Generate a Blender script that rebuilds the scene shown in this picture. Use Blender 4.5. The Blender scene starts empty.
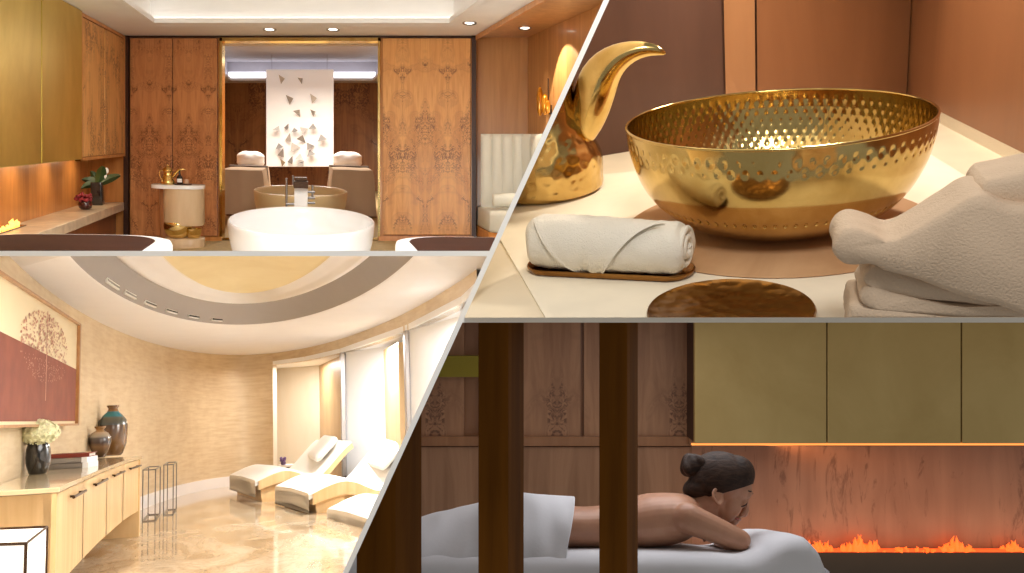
import bpy, bmesh, math, random
from mathutils import Vector, Matrix, noise as mnoise
random.seed(7)
sc = bpy.context.scene
COL = sc.collection
PI = math.pi

# ---------------------------------------------------------------- camera
F, CX, CY = 900.0, 512.0, 286.5
cam = bpy.data.cameras.new('camera')
cam.sensor_width = 36.0
cam.lens = 36.0 * F / 1024.0
cam.clip_start, cam.clip_end = 0.05, 60
camo = bpy.data.objects.new('camera', cam)
camo.rotation_euler = (PI / 2, 0, 0)
COL.objects.link(camo)
sc.camera = camo

# ---------------------------------------------------------------- world and exposure
w = bpy.data.worlds.new('world'); sc.world = w; w.use_nodes = True
w.node_tree.nodes['Background'].inputs[0].default_value = (1.0, .97, .92, 1)
w.node_tree.nodes['Background'].inputs[1].default_value = 0.3
sc.view_settings.view_transform = 'Standard'
sc.view_settings.look = 'None'
sc.view_settings.exposure = 0.0
sc.view_settings.gamma = 1.0
sc.view_settings.use_curve_mapping = False
try:
    sc.cycles.max_bounces = 10
    sc.cycles.use_denoising = True
    sc.cycles.sample_clamp_indirect = 4.0
except Exception:
    pass

# ---------------------------------------------------------------- frames: each room has its own level frame
def ray(u, v):
    return Vector(((u - CX) / F, 1.0, (CY - v) / F))

class Frame:
    """a room frame: y runs to the room's own vanishing point, x stays horizontal"""
    def __init__(s, u=None, v=None, clips=()):
        if u is None:
            s.R = Matrix.Identity(3)
        else:
            d = ray(u, v).normalized()
            x = Vector((d.y, -d.x, 0)).normalized()
            z = x.cross(d)
            s.R = Matrix((x, d, z)).transposed()
        s.Ri = s.R.transposed()
        s.clips = clips
    def dirl(s, u, v): return s.Ri @ ray(u, v)
    def depth(s, u, v, d): return s.dirl(u, v) * d          # world depth d
    def ony(s, u, v, y):
        r = s.dirl(u, v); return r * (y / r.y)
    def onz(s, u, v, z):
        r = s.dirl(u, v); return r * (z / r.z)
    def onx(s, u, v, x):
        r = s.dirl(u, v); return r * (x / r.x)

# partition planes between the four rooms (all thin boards)
L0 = 1.5
TB = 5.2 * L0 / F
nA = Vector((0, -(CY - 253.5) / F, 1)).normalized()
nC = Vector((0, -(CY - 320.0) / F, 1)).normalized()
B0, B1 = (606.5, 0.0), (345.5, 573.0)
nB = ray(*B0).cross(ray(*B1)).normalized()
if nB.x < 0: nB = -nB
def bu(v): return B0[0] + (B1[0] - B0[0]) * v / 573.0
KA_UP, KA_DN = (nA, 1), (nA, -1)
KB_L, KB_R = (nB, -1), (nB, 1)
KC_UP, KC_DN = (nC, 1), (nC, -1)
W1 = Frame(clips=(KA_UP, KB_L))
R1 = Frame(308, 136, (KA_UP, KB_L))
R2 = Frame(780, -82, (KB_R, KC_UP))
R3 = Frame(230, 420, (KA_DN, KB_L))
W4 = Frame(clips=(KB_R, KC_DN))
R4 = Frame(512, 490, (KB_R, KC_DN))
W0 = Frame()

# ---------------------------------------------------------------- mesh builder
BASE = {}
def V(*a): return Vector(a if len(a) > 1 else a[0])

class MB:
    def __init__(s): s.v, s.f = [], []
    def add(s, vs, fs):
        o = len(s.v); s.v += [Vector(p) for p in vs]; s.f += [tuple(i + o for i in f) for f in fs]; return s
    def slab(s, pts, vec):
        pts = [Vector(p) for p in pts]; n = len(pts); vec = Vector(vec)
        vs = pts + [p + vec for p in pts]
        fs = [tuple(range(n)), tuple(range(2 * n - 1, n - 1, -1))]
        fs += [(i, i + n, (i + 1) % n + n, (i + 1) % n) for i in range(n)]
        return s.add(vs, fs)
    def hexa(s, a, b):          # two quads a, b (4 points each)
        vs = list(a) + list(b)
        return s.add(vs, [(0, 1, 2, 3), (7, 6, 5, 4)] + [(i, i + 4, (i + 1) % 4 + 4, (i + 1) % 4) for i in range(4)])
    def box(s, c, sz, rz=0.0, M=None):
        c = Vector(c); hx, hy, hz = (q / 2 for q in sz)
        rot = Matrix.Rotation(rz, 3, 'Z') if M is None else M
        q = [(-1, -1), (1, -1), (1, 1), (-1, 1)]
        a = [c + rot @ V(x * hx, y * hy, -hz) for x, y in q]; b = [c + rot @ V(x * hx, y * hy, hz) for x, y in q]
        return s.hexa(a, b)
    def grid(s, rows, cu=False, cv=False, caps=False):
        n, m = len(rows), len(rows[0])
        vs = [p for r in rows for p in r]; fs = []
        for i in range(n if cu else n - 1):
            for j in range(m if cv else m - 1):
                i2, j2 = (i + 1) % n, (j + 1) % m
                fs.append((i * m + j, i * m + j2, i2 * m + j2, i2 * m + j))
        if caps:
            fs.append(tuple(range(m - 1, -1, -1))); fs.append(tuple((n - 1) * m + j for j in range(m)))
        return s.add(vs, fs)
    def tube(s, pts, rad, n=8, flat=1.0, up=None):
        pts = [Vector(p) for p in pts]
        if not hasattr(rad, '__len__'): rad = [rad] * len(pts)
        rows = []; prev = None
        for i, p in enumerate(pts):
            t = (pts[min(i + 1, len(pts) - 1)] - pts[max(i - 1, 0)]).normalized()
            if prev is None:
                a = up or (V(0, 0, 1) if abs(t.z) < .9 else V(1, 0, 0))
                prev = (a - t * a.dot(t)).normalized()
            else:
                prev = (prev - t * prev.dot(t)).normalized()
            b = t.cross(prev)
            rows.append([p + prev * (rad[i] * math.cos(k * 2 * PI / n) * flat) + b * (rad[i] * math.sin(k * 2 * PI / n)) for k in range(n)])
        return s.grid(rows, cv=True, caps=True)
    def lathe(s, prof, c=(0, 0, 0), n=32, sx=1.0, sy=1.0, fn=None, M=None):
        c = Vector(c); rows = []
        for i, (r, z) in enumerate(prof):
            row = []
            for k in range(n):
                a = 2 * PI * k / n; rr = r + (fn(a, i, r, z) if fn else 0)
                p = V(rr * sx * math.cos(a), rr * sy * math.sin(a), z)
                row.append(c + (M @ p if M else p))
            rows.append(row)
        return s.grid(rows, cv=True, caps=True)
    def ell(s, c, r, n=20, m=12, M=None, fn=None):
        if not hasattr(r, '__len__'): r = (r, r, r)
        c = Vector(c); rows = []
        for i in range(m + 1):
            t = -PI / 2 + PI * (i + .02) / (m + .04); row = []
            for k in range(n):
                a = 2 * PI * k / n
                d = V(math.cos(t) * math.cos(a), math.cos(t) * math.sin(a), math.sin(t))
                q = 1 + (fn(d) if fn else 0)
                p = V(d.x * r[0], d.y * r[1], d.z * r[2]) * q
                row.append(c + (M @ p if M else p))
            rows.append(row)
        return s.grid(rows, cv=True, caps=True)
    def build(s, name, mat, fr, root=None, base=None, smooth=False, bevel=0, bseg=2, sub=0, remesh=0, smo=0, clip=True, kind=None, extra=None):
        if root is not None: fr, base = BASE[root.name]
        elif base is None:
            lo = [min(p[i] for p in s.v) for i in range(3)]; hi = [max(p[i] for p in s.v) for i in range(3)]
            base = V((lo[0] + hi[0]) / 2, (lo[1] + hi[1]) / 2, lo[2])
        base = Vector(base)
        me = bpy.data.meshes.new(name)
        me.from_pydata([p - base for p in s.v], [], s.f)
        bm = bmesh.new(); bm.from_mesh(me)
        bmesh.ops.recalc_face_normals(bm, faces=bm.faces); bm.to_mesh(me); bm.free()
        o = bpy.data.objects.new(name, me); COL.objects.link(o)
        if bevel:
            md = o.modifiers.new('b', 'BEVEL'); md.width = bevel; md.segments = bseg; md.limit_method = 'ANGLE'; md.angle_limit = .6
        if sub:
            md = o.modifiers.new('s', 'SUBSURF'); md.levels = sub; md.render_levels = sub
        if remesh:
            md = o.modifiers.new('r', 'REMESH'); md.mode = 'VOXEL'; md.voxel_size = remesh
        if smo:
            md = o.modifiers.new('m', 'SMOOTH'); md.factor = .5; md.iterations = smo
        if len(o.modifiers):
            dg = bpy.context.evaluated_depsgraph_get()
            m2 = bpy.data.meshes.new_from_object(o.evaluated_get(dg))
            o.modifiers.clear(); o.data = m2; me = m2; me.name = name
        planes = []
        if clip: planes += [((fr.Ri @ n) * sg, (fr.Ri @ n) * sg * (TB * .45) - base) for n, sg in fr.clips]
        if extra: planes += [(no, Vector(co) - base) for no, co in extra]
        for no, co in planes:
            if any((q.co - co).dot(no) < 0 for q in me.vertices):
                bm = bmesh.new(); bm.from_mesh(me)
                r = bmesh.ops.bisect_plane(bm, geom=bm.verts[:] + bm.edges[:] + bm.faces[:], dist=1e-6, plane_co=co, plane_no=-no, clear_outer=True)
                es = [e for e in r['geom_cut'] if isinstance(e, bmesh.types.BMEdge)]
                try: bmesh.ops.holes_fill(bm, edges=es, sides=0)
                except Exception: pass
                bm.to_mesh(me); bm.free()
        if smooth:
            for p in me.polygons: p.use_smooth = True
            try: me.set_sharp_from_angle(angle=smooth if isinstance(smooth, float) else .9)
            except Exception: pass
        me.materials.clear(); me.materials.append(mat)
        if root is not None: o.parent = root
        else:
            o.matrix_world = Matrix.Translation(fr.R @ base) @ fr.R.to_4x4()
        if kind: o['kind'] = kind
        BASE[o.name] = (fr, base)
        return o

def thing(name, label, cat, fr, base, group=None):
    o = bpy.data.objects.new(name, None); COL.objects.link(o)
    o.empty_display_size = .05
    base = Vector(base)
    o.matrix_world = Matrix.Translation(fr.R @ base) @ fr.R.to_4x4()
    o['label'] = label; o['category'] = cat
    if group: o['group'] = group
    BASE[o.name] = (fr, base)
    return o
def tag(o, label, cat, group=None):
    o['label'] = label; o['category'] = cat
    if group: o['group'] = group
    return o

# ---------------------------------------------------------------- materials
def lin(c):
    c = c / 255.0
    return c / 12.92 if c <= .04045 else ((c + .055) / 1.055) ** 2.4
def rgb(r, g, b): return (lin(r), lin(g), lin(b), 1)

class NT:
    def __init__(s, name):
        s.m = bpy.data.materials.new(name); s.m.use_nodes = True; s.t = s.m.node_tree
        s.bs = s.t.nodes['Principled BSDF']
    def n(s, typ, **kw):
        nd = s.t.nodes.new(typ)
        for k, v in kw.items(): setattr(nd, k, v)
        return nd
    def l(s, a, b): s.t.links.new(a, b)
    def coord(s, scale=(1, 1, 1), out='Object'):
        tc = s.n('ShaderNodeTexCoord'); mp = s.n('ShaderNodeMapping'); mp.inputs['Scale'].default_value = scale
        s.l(tc.outputs[out], mp.inputs['Vector']); return mp.outputs[0]
    def noise(s, vec, scale, detail=4, rough=.55, dist=0):
        nd = s.n('ShaderNodeTexNoise'); nd.inputs['Scale'].default_value = scale; nd.inputs['Detail'].default_value = detail
        nd.inputs['Roughness'].default_value = rough; nd.inputs['Distortion'].default_value = dist
        s.l(vec, nd.inputs['Vector']); return nd.outputs['Fac']
    def ramp(s, fac, stops):
        nd = s.n('ShaderNodeValToRGB'); e = nd.color_ramp.elements
        while len(e) < len(stops): e.new(.5)
        for i, (p, c) in enumerate(stops): e[i].position = p; e[i].color = c if len(c) == 4 else (*c, 1)
        s.l(fac, nd.inputs[0]); return nd.outputs[0]
    def math(s, op, a, b=None):
        nd = s.n('ShaderNodeMath', operation=op)
        for i, q in enumerate((a, b)):
            if q is None: continue
            if isinstance(q, (int, float)): nd.inputs[i].default_value = q
            else: s.l(q, nd.inputs[i])
        return nd.outputs[0]
    def mix(s, fac, a, b):
        nd = s.n('ShaderNodeMix', data_type='RGBA')
        for i, q in ((0, fac), (6, a), (7, b)):
            if isinstance(q, (int, float)): nd.inputs[i].default_value = q
            elif isinstance(q, tuple): nd.inputs[i].default_value = q
            else: s.l(q, nd.inputs[i])
        return nd.outputs[2]
    def bump(s, h, strength=.3, dist=.01):
        nd = s.n('ShaderNodeBump'); nd.inputs['Strength'].default_value = strength; nd.inputs['Distance'].default_value = dist
        s.l(h, nd.inputs['Height']); s.l(nd.outputs[0], s.bs.inputs['Normal'])
    def fin(s, col, rough=.5, metal=0, coat=0, spec=None):
        if isinstance(col, tuple): s.bs.inputs['Base Color'].default_value = col
        else: s.l(col, s.bs.inputs['Base Color'])
        if isinstance(rough, (int, float)): s.bs.inputs['Roughness'].default_value = rough
        else: s.l(rough, s.bs.inputs['Roughness'])
        s.bs.inputs['Metallic'].default_value = metal
        s.bs.inputs['Coat Weight'].default_value = coat
        if spec is not None: s.bs.inputs['Specular IOR Level'].default_value = spec
        return s.m

def plain(name, c, rough=.5, metal=0, coat=0, var=.06, vs=6, bump=0, bs=60, bd=.002, spec=None):
    t = NT(name); vec = t.coord()
    f = t.noise(vec, vs, 3)
    lo = tuple(max(0, q * (1 - var)) for q in c[:3]) + (1,); hi = tuple(min(1, q * (1 + var)) for q in c[:3]) + (1,)
    col = t.ramp(f, [(.3, lo), (.7, hi)])
    if bump: t.bump(t.noise(vec, bs, 4), bump, bd)
    return t.fin(col, rough, metal, coat, spec)

def wood(name, light, dark, grain=(40, 40, 2.5), rough=.35, amt=1.0, coat=.15):
    t = NT(name); vec = t.coord(grain)
    f = t.noise(vec, 1.0, 6, .6, .6); g = t.noise(t.coord((6, 6, 1.2)), 1.0, 3, .5, .4)
    a = t.ramp(f, [(.3, dark), (.68, light)])
    col = t.mix(t.math('MULTIPLY', t.ramp(g, [(.35, (0, 0, 0)), (.7, (1, 1, 1))]), .35), a, dark)
    return t.fin(col, rough, 0, coat)

def burl(name, light, dark, knot, axis=0, period=.3, ks=9, thr=.53, rough=.45, hs=1.0, phase=0.0, coat=.04):
    """book-matched burl veneer: the figure mirrors about each leaf's edge"""
    t = NT(name); tc = t.n('ShaderNodeTexCoord'); sp = t.n('ShaderNodeSeparateXYZ'); t.l(tc.outputs['Object'], sp.inputs[0])
    h = t.math('PINGPONG', t.math('ADD', sp.outputs[axis], phase), period / 2)
    cb = t.n('ShaderNodeCombineXYZ'); t.l(h, cb.inputs[0]); t.l(sp.outputs[2], cb.inputs[2])
    vec = cb.outputs[0]
    def mp(sc_):
        m_ = t.n('ShaderNodeMapping'); m_.inputs['Scale'].default_value = sc_; t.l(vec, m_.inputs['Vector']); return m_.outputs[0]
    grain = t.noise(mp((34 * hs, 1, 3.0 * hs)), 1.0, 5, .6, 1.2)
    base = t.ramp(grain, [(.3, dark), (.66, light)])
    area = t.noise(mp((ks * 1.1, 1, ks * .62)), 1.0, 2, .5, .8)
    mask = t.ramp(area, [(thr, (0, 0, 0)), (thr + .09, (1, 1, 1))])
    fine = t.noise(mp((ks * 5.5, 1, ks * 4.5)), 1.0, 4, .65, 2.5)
    spots = t.ramp(fine, [(.42, (1, 1, 1)), (.56, (0, 0, 0))])
    ring = t.ramp(area, [(thr - .05, (0, 0, 0)), (thr - .01, (.22, .22, .22)), (thr + .03, (0, 0, 0))])
    k = t.math('MULTIPLY', mask, spots)
    k = t.math('MAXIMUM', k, ring)
    col = t.mix(t.math('MULTIPLY', k, .8), base, knot)
    return t.fin(col, rough, 0, coat)

def brushed(name, a, b, rough=.32, scale=(2, 2, 2), metal=1.0, spots=True):
    t = NT(name); vec = t.coord(scale)
    f = t.noise(vec, 1.6, 5, .6, .5)
    col = t.ramp(f, [(.28, a), (.7, b)])
    t.bump(t.noise(t.coord((3, 3, 120)), 1.0, 3), .05, .002)
    return t.fin(col, rough, metal)

def emit(name, c, st):
    t = NT(name); t.bs.inputs['Base Color'].default_value = c
    t.bs.inputs['Emission Color'].default_value = c; t.bs.inputs['Emission Strength'].default_value = st
    return t.m

def cloth(name, c, rough=.9, bump=.4, bs=220, var=.05):
    t = NT(name); vec = t.coord()
    f = t.noise(vec, 5, 3)
    lo = tuple(q * (1 - var) for q in c[:3]) + (1,)
    col = t.ramp(f, [(.3, lo), (.7, c)])
    t.bump(t.noise(vec, bs, 3), bump, .003)
    return t.fin(col, rough, 0, 0, .2)

def area(name, fr, loc, target, size, energy, color=(1, .9, .78), sizey=None):
    li = bpy.data.lights.new(name, 'AREA'); li.energy = energy; li.color = color
    li.shape = 'RECTANGLE'; li.size = size; li.size_y = sizey or size
    o = bpy.data.objects.new(name, li); COL.objects.link(o)
    a, b = fr.R @ Vector(loc), fr.R @ Vector(target)
    o.location = a; o.rotation_euler = (b - a).to_track_quat('-Z', 'Y').to_euler()
    return o
def point(name, fr, loc, energy, color=(1, .85, .65), r=.03):
    li = bpy.data.lights.new(name, 'POINT'); li.energy = energy; li.color = color; li.shadow_soft_size = r
    o = bpy.data.objects.new(name, li); COL.objects.link(o); o.location = fr.R @ Vector(loc); return o
def spot(name, fr, loc, target, energy, angle, color=(1, .88, .7), blend=.4, r=.02):
    li = bpy.data.lights.new(name, 'SPOT'); li.energy = energy; li.color = color; li.spot_size = angle; li.spot_blend = blend; li.shadow_soft_size = r
    o = bpy.data.objects.new(name, li); COL.objects.link(o)
    a, b = fr.R @ Vector(loc), fr.R @ Vector(target)
    o.location = a; o.rotation_euler = (b - a).to_track_quat('-Z', 'Y').to_euler(); return o

def rrect(w, d, r, n=6):
    out = []
    for cx, cy, a0 in ((w / 2 - r, d / 2 - r, 0), (-w / 2 + r, d / 2 - r, PI / 2), (-w / 2 + r, -d / 2 + r, PI), (w / 2 - r, -d / 2 + r, 1.5 * PI)):
        for k in range(n + 1):
            a = a0 + PI / 2 * k / n; out.append((cx + r * math.cos(a), cy + r * math.sin(a)))
    return out
def loft(mb, outline, prof, c, M=None):
    """outline scaled by (s, z) steps, capped: rounded slabs, cushions, trays"""
    c = Vector(c); rows = []
    for s, z in prof:
        rows.append([c + ((M @ V(x * s, y * s, z)) if M else V(x * s, y * s, z)) for x, y in outline])
    return mb.grid(rows, cv=True, caps=True)
def nz(p, s=1.0): return mnoise.noise(Vector(p) * s)

# common materials
M_board = plain('white_board', rgb(250, 249, 246), .6, var=.01)
M_white = plain('white_paint', rgb(236, 232, 226), .7, var=.02)
M_dark = plain('dark_trim', rgb(58, 30, 16), .5)
M_gold = brushed('polished_gold', rgb(214, 180, 108), rgb(238, 214, 150), .14, (8, 8, 8))
M_bronze = plain('bronze', rgb(70, 50, 36), .35, .8)
M_blk = plain('black_glaze', rgb(26, 22, 22), .15, 0, .5)
M_steel = plain('grey_metal', rgb(140, 136, 134), .3, .9)

# large area lamps (kept together for tuning; the front and fill lights are added and unseen)
def A1(u, v, k):
    U, W_ = 308 + (u - 308) * k, 136 + (v - 136) * k
    return ray(U, W_) * (6.0 / k)
E = dict(p1tray=52, p1front=30, p1mir=62, p2key=11, p2fill=1.0, p3main=11.5, p3nic=18, p4amb=7.2, p4fire=6.5, front=20)
WARM = (1, .86, .68)
area('ceiling_tray_lamp', W1, A1(300, 6, 1.3), A1(300, 240, 1.22), .8, E['p1tray'], (1, .97, .93))
area('treatment_room_front_fill', W1, A1(300, 40, 2.2), A1(300, 170, 1.0), .9, E['p1front'], (1, .97, .93))  # unseen fill added near the front of the treatment room
area('mirror_room_tray_lamp', W1, A1(300, 20, .7), A1(300, 240, .7), 1.2, E['p1mir'], (1, .90, .78))  # lights the room that stands for the mirror reflection
area('front_fill', W0, (0.1, -.25, 1.15), (.05, 1.6, .1), .5, E['front'], (1, .97, .93))  # added fill before the rooms, brightens the board edges
area('table_key_lamp', R2, R2.depth(850, -210, 2.0), R2.depth(750, 200, 1.6), .10, E['p2key'], (1, .90, .76))
area('table_fill_lamp', R2, R2.depth(640, -150, 1.35), R2.depth(720, 200, 1.6), .5, E['p2fill'], (1, .90, .76))
def board_fill(name, u, v, d, n, size, energy, color):
    """unseen fill light added flat against the underside of a partition board"""
    p = ray(u, v) * d; return area(name, W0, p, p - n, size, energy, color)
board_fill('rotunda_fill', 215, 255.7, 2.25, nA, .7, E['p3main'], (1, .98, .95))
board_fill('massage_room_fill', 690, 322.2, 3.3, nC, .8, E['p4amb'], (.95, .96, 1))

# ---------------------------------------------------------------- added boards that part the four rooms and keep their light separate
def board(name, r1, r2, n, far=7.6):
    a = [r1 * L0, r2 * L0, r2 * far, r1 * far]
    m = MB(); m.slab([p - n * TB / 2 for p in a], n * TB)
    m.build(name, M_board, W0, kind='structure')
board('wall_divider', ray(bu(-120), -120), ray(bu(680), 680), nB)
board('trim_1', ray(-140, 253.5), ray(bu(253.5), 253.5), nA)
board('trim_2', ray(bu(320), 320), ray(1180, 320), nC)
# ================================================================ ROOM 1: treatment room with the white tub
OR_L, OR_D, OR_K = rgb(206, 132, 68), rgb(160, 90, 40), rgb(96, 48, 22)
M_burlA = burl('burl_walnut', rgb(206, 140, 86), rgb(178, 112, 64), OR_K, 0, .26, 9, .47)
M_burlB = burl('burl_walnut_pale', rgb(226, 166, 98), rgb(200, 136, 72), OR_K, 0, .30, 8, .495, phase=.15)
M_burlC = burl('burl_cabinet', rgb(232, 176, 108), rgb(206, 144, 78), OR_K, 1, 1.04, 7, .5, phase=.52)
M_burlD = burl('burl_mirror_dim', rgb(186, 128, 70), rgb(158, 102, 54), rgb(84, 46, 22), 0, .9, 3.4, .5, hs=.5)  # wood colour dimmed as reflected in the mirror
M_wood1 = wood('orange_wood', rgb(222, 156, 86), rgb(186, 118, 58), (26, 26, 2))
M_wood1b = wood('alcove_wood', rgb(204, 150, 92), rgb(172, 118, 66), (18, 18, 1.2))
M_woodd = wood('deep_wood', rgb(150, 84, 38), rgb(108, 56, 22), (20, 20, 2))
M_brass1 = brushed('brushed_brass', rgb(186, 160, 66), rgb(226, 204, 112), .42, (1.4, 1.0, .7))
M_stone1 = plain('pale_stone', rgb(214, 196, 170), .3, 0, .2, .18, 12)
M_cream1 = wood('cream_wood', rgb(226, 200, 164), rgb(208, 178, 140), (16, 16, 2), .4)
M_tubm = plain('tub_enamel', rgb(244, 242, 242), .22, 0, .3, .01)
M_tub_mirror = plain('mirror_tint_enamel', rgb(224, 200, 154), .3, 0, .2, .03)  # beige carries the mirror's tint on the reflected tub
M_sheet = cloth('white_sheet', rgb(244, 242, 240), bs=120, bump=.15)
M_brown = cloth('brown_blanket', rgb(74, 40, 26), bs=90, bump=.6, var=.25)
M_bedc = cloth('beige_blanket', rgb(196, 172, 146), bs=60, bump=.3)
M_lea = plain('pale_upholstery', rgb(214, 212, 200), .55, var=.03, bump=.1, bs=200)
M_floor1 = plain('beige_carpet', rgb(190, 168, 122), .9, var=.12, vs=30, bump=.3, bs=200)
M_cove = emit('cove_led', (1, .96, .92, 1), 2.2)
M_coved = emit('cove_led_far', (.96, .95, 1, 1), 2.0)
M_lamp = emit('downlight_lens', (1, .95, .85, 1), 6)

def AB(mb, u0, u1, v0, v1, k0, k1):      # architectural box between two depths
    return mb.hexa([A1(u0, v0, k0), A1(u1, v0, k0), A1(u1, v1, k0), A1(u0, v1, k0)], [A1(u0, v0, k1), A1(u1, v0, k1), A1(u1, v1, k1), A1(u0, v1, k1)])
def AF(mb, u0, u1, v0, v1, k, th=.04):   # frontal slab standing at depth k (thickness away from us)
    p = [A1(u0, v0, k), A1(u1, v0, k), A1(u1, v1, k), A1(u0, v1, k)]
    return mb.slab(p, V(0, th, 0))
# floors and ceilings
m = MB(); m.slab([A1(-300, 240, .5), A1(900, 240, .5), A1(900, 240, 1.5), A1(-300, 240, 1.5)], V(0, 0, -.03)); m.build('floor', M_floor1, W1, kind='structure')
KT = 1.13
m = MB()
t = V(0, 0, .03)
C = lambda u, k: A1(u, 36, k)
m.slab([C(0, 1), C(476, 1), C(476, KT), C(0, KT)], t); m.slab([C(0, KT), C(172, KT), C(172, 3), C(0, 3)], t); m.slab([C(433, KT), C(476, KT), C(476, 3), C(433, 3)], t)
ceil1 = m.build('ceiling', M_white, W1, kind='structure')
m = MB()
T = lambda u, v, k: A1(u, v, k)
m.slab([T(166, 10, 1.11), T(439, 10, 1.11), T(439, 10, 3), T(166, 10, 3)], t)
m.slab([T(166, 36, 1.11), T(439, 36, 1.11), T(439, 10, 1.11), T(166, 10, 1.11)], V(0, .02, 0))
m.slab([T(166, 36, 1.11), T(166, 10, 1.11), T(166, 10, 3), T(166, 36, 3)], V(-.02, 0, 0)); m.slab([T(439, 36, 1.11), T(439, 10, 1.11), T(439, 10, 3), T(439, 36, 3)], V(.02, 0, 0))
m.build('tray', M_white, W1, ceil1)
m = MB()
AB(m, 168, 437, 33, 30, 1.113, 1.118); AB(m, 167, 169, 33, 30, 1.12, 2.2); AB(m, 436, 438, 33, 30, 1.12, 2.2)
m.build('cove_light', M_cove, W1, ceil1)
m = MB(); AB(m, 128, 474, 36.3, 38, .995, 1.006); m.build('trim_3', M_dark, W1, kind='structure')
# back wall; its opening stands for a mirror
m = MB()
AF(m, 60, 221.5, 36, 241, 1, .05); AF(m, 378.5, 476, 36, 241, 1, .05); AF(m, 221.5, 378.5, 36, 39, 1, .05); AF(m, 221.5, 378.5, 237.5, 241, 1, .05)
bw = m.build('wall_back', M_wood1, W1, kind='structure')
m = MB(); AF(m, 131, 172.5, 38.5, 235.5, 1.004, .024); m.build('burl_panel', M_burlA, W1, bw, bevel=.003)
m = MB(); AF(m, 173.3, 217.5, 38.5, 235.5, 1.004, .024); m.build('burl_panel', M_burlA, W1, bw, bevel=.003)
m = MB(); AF(m, 382.5, 470, 38.5, 234.5, 1.004, .024); m.build('burl_panel', M_burlB, W1, bw, bevel=.003)
m = MB(); AF(m, 124.5, 129, 36, 241, 1.006, .03); AF(m, 470.8, 475, 36, 241, 1.006, .03); m.build('trim_4', M_dark, W1, kind='structure')
m = MB(); AF(m, 129, 222, 236, 242, 1.008, .04); AF(m, 378, 472, 235.5, 242, 1.008, .04); m.build('baseboard_back', M_wood1, W1, kind='structure')
m = MB()
for a in ((220, 222.6, 38, 239), (377.4, 379.6, 38, 239), (220, 379.6, 38.2, 41.5), (220, 379.6, 237, 239)): AF(m, *a, 1.006, .06)
m.build('trim_5', M_gold, W1, kind='structure')
# mirror reflection, built as a far room beyond the opening
KB = .53
m = MB()
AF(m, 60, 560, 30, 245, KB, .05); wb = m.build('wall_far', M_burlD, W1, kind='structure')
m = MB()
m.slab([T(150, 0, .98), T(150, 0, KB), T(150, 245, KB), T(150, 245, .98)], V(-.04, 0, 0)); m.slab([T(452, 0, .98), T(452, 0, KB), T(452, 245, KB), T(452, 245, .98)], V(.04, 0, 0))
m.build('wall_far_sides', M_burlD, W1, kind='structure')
m = MB()
m.slab([C(140, KB), C(460, KB), C(460, .555), C(140, .555)], t); m.slab([C(140, .555), C(170, .555), C(170, .9), C(140, .9)], t); m.slab([C(424, .555), C(460, .555), C(460, .9), C(424, .9)], t)
m.slab([C(140, .9), C(460, .9), C(460, .995), C(140, .995)], t)
cf = m.build('ceiling_far', M_white, W1, kind='structure')
m = MB()
m.slab([T(160, 0, .545), T(434, 0, .545), T(434, 0, .92), T(160, 0, .92)], t)
m.slab([T(160, 36, .545), T(434, 36, .545), T(434, 0, .545), T(160, 0, .545)], V(0, .02, 0))
m.slab([T(160, 36, .545), T(160, 0, .545), T(160, 0, .92), T(160, 36, .92)], V(-.02, 0, 0)); m.slab([T(434, 36, .545), T(434, 0, .545), T(434, 0, .92), T(434, 36, .92)], V(.02, 0, 0))
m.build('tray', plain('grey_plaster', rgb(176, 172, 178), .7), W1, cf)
m = MB(); AB(m, 164, 430, 34, 20, .547, .552); AB(m, 161, 164, 34, 27, .552, .9); AB(m, 430, 433, 34, 27, .552, .9); m.build('cove_light', M_coved, W1, cf)
# left side: backsplash, ledge, cabinets
m = MB(); m.slab([T(88, 145, .98), T(88, 145, 2.6), T(88, 212, 2.6), T(88, 212, .98)], V(-.04, 0, 0)); m.build('wall_left', M_wood1, W1, kind='structure')
m = MB(); m.slab([T(116, 210, 1), T(116, 210, 2.6), T(116, 243, 2.6), T(116, 243, 1)], V(-.04, 0, 0))
m.build('wall_left_base', M_woodd, W1, kind='structure')
m = MB(); AB(m, 88.2, 125, 202, 210, 1.003, 2.6); o = m.build('stone_ledge', M_stone1, W1, bevel=.004)
tag(o, 'long pale stone ledge running under the brass wall cabinets', 'ledge')
c0 = A1(100, 155, 1.12)
cab = thing('wall_cabinet', 'burl wood wall cabinet with two doors at far end above the ledge', 'cabinet', W1, c0)
m = MB(); AB(m, 84, 124.5, 36.5, 155, 1.0, 1.252); m.build('body', M_woodd, W1, cab)
def side_door(root, k0, k1, v0, v1, mt, e=.0, nm='door', ub=126):
    m = MB(); AB(m, ub - 1.5, ub, v0, v1, k0, k1); return m.build(nm, mt, W1, root, bevel=.003)
side_door(cab, 1.012, 1.115, 40, 153, M_burlC); side_door(cab, 1.119, 1.238, 40, 153, M_burlC)
m = MB()
AB(m, 122, 126.4, 36.6, 39.4, 1.0, 1.252); AB(m, 122, 126.4, 153.4, 156, 1.0, 1.252); AB(m, 122, 126.4, 36.6, 156, 1.24, 1.252); AB(m, 122, 126.4, 36.6, 156, 1.0, 1.01)
m.build('frame', M_wood1, W1, cab)
cab2 = thing('wall_cabinet', 'large brushed brass wall cabinet at upper left above the ledge', 'cabinet', W1, A1(100, 155, 1.5))
m = MB(); AB(m, 84, 126, 36.5, 154, 1.256, 2.6); m.build('body', M_dark, W1, cab2)
side_door(cab2, 1.258, 1.481, 36.6, 154.6, M_brass1, ub=128.5); side_door(cab2, 1.486, 1.80, 36.6, 154.6, M_brass1, ub=128.5); side_door(cab2, 1.805, 2.5, 36.6, 154.6, M_brass1, ub=128.5)
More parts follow.
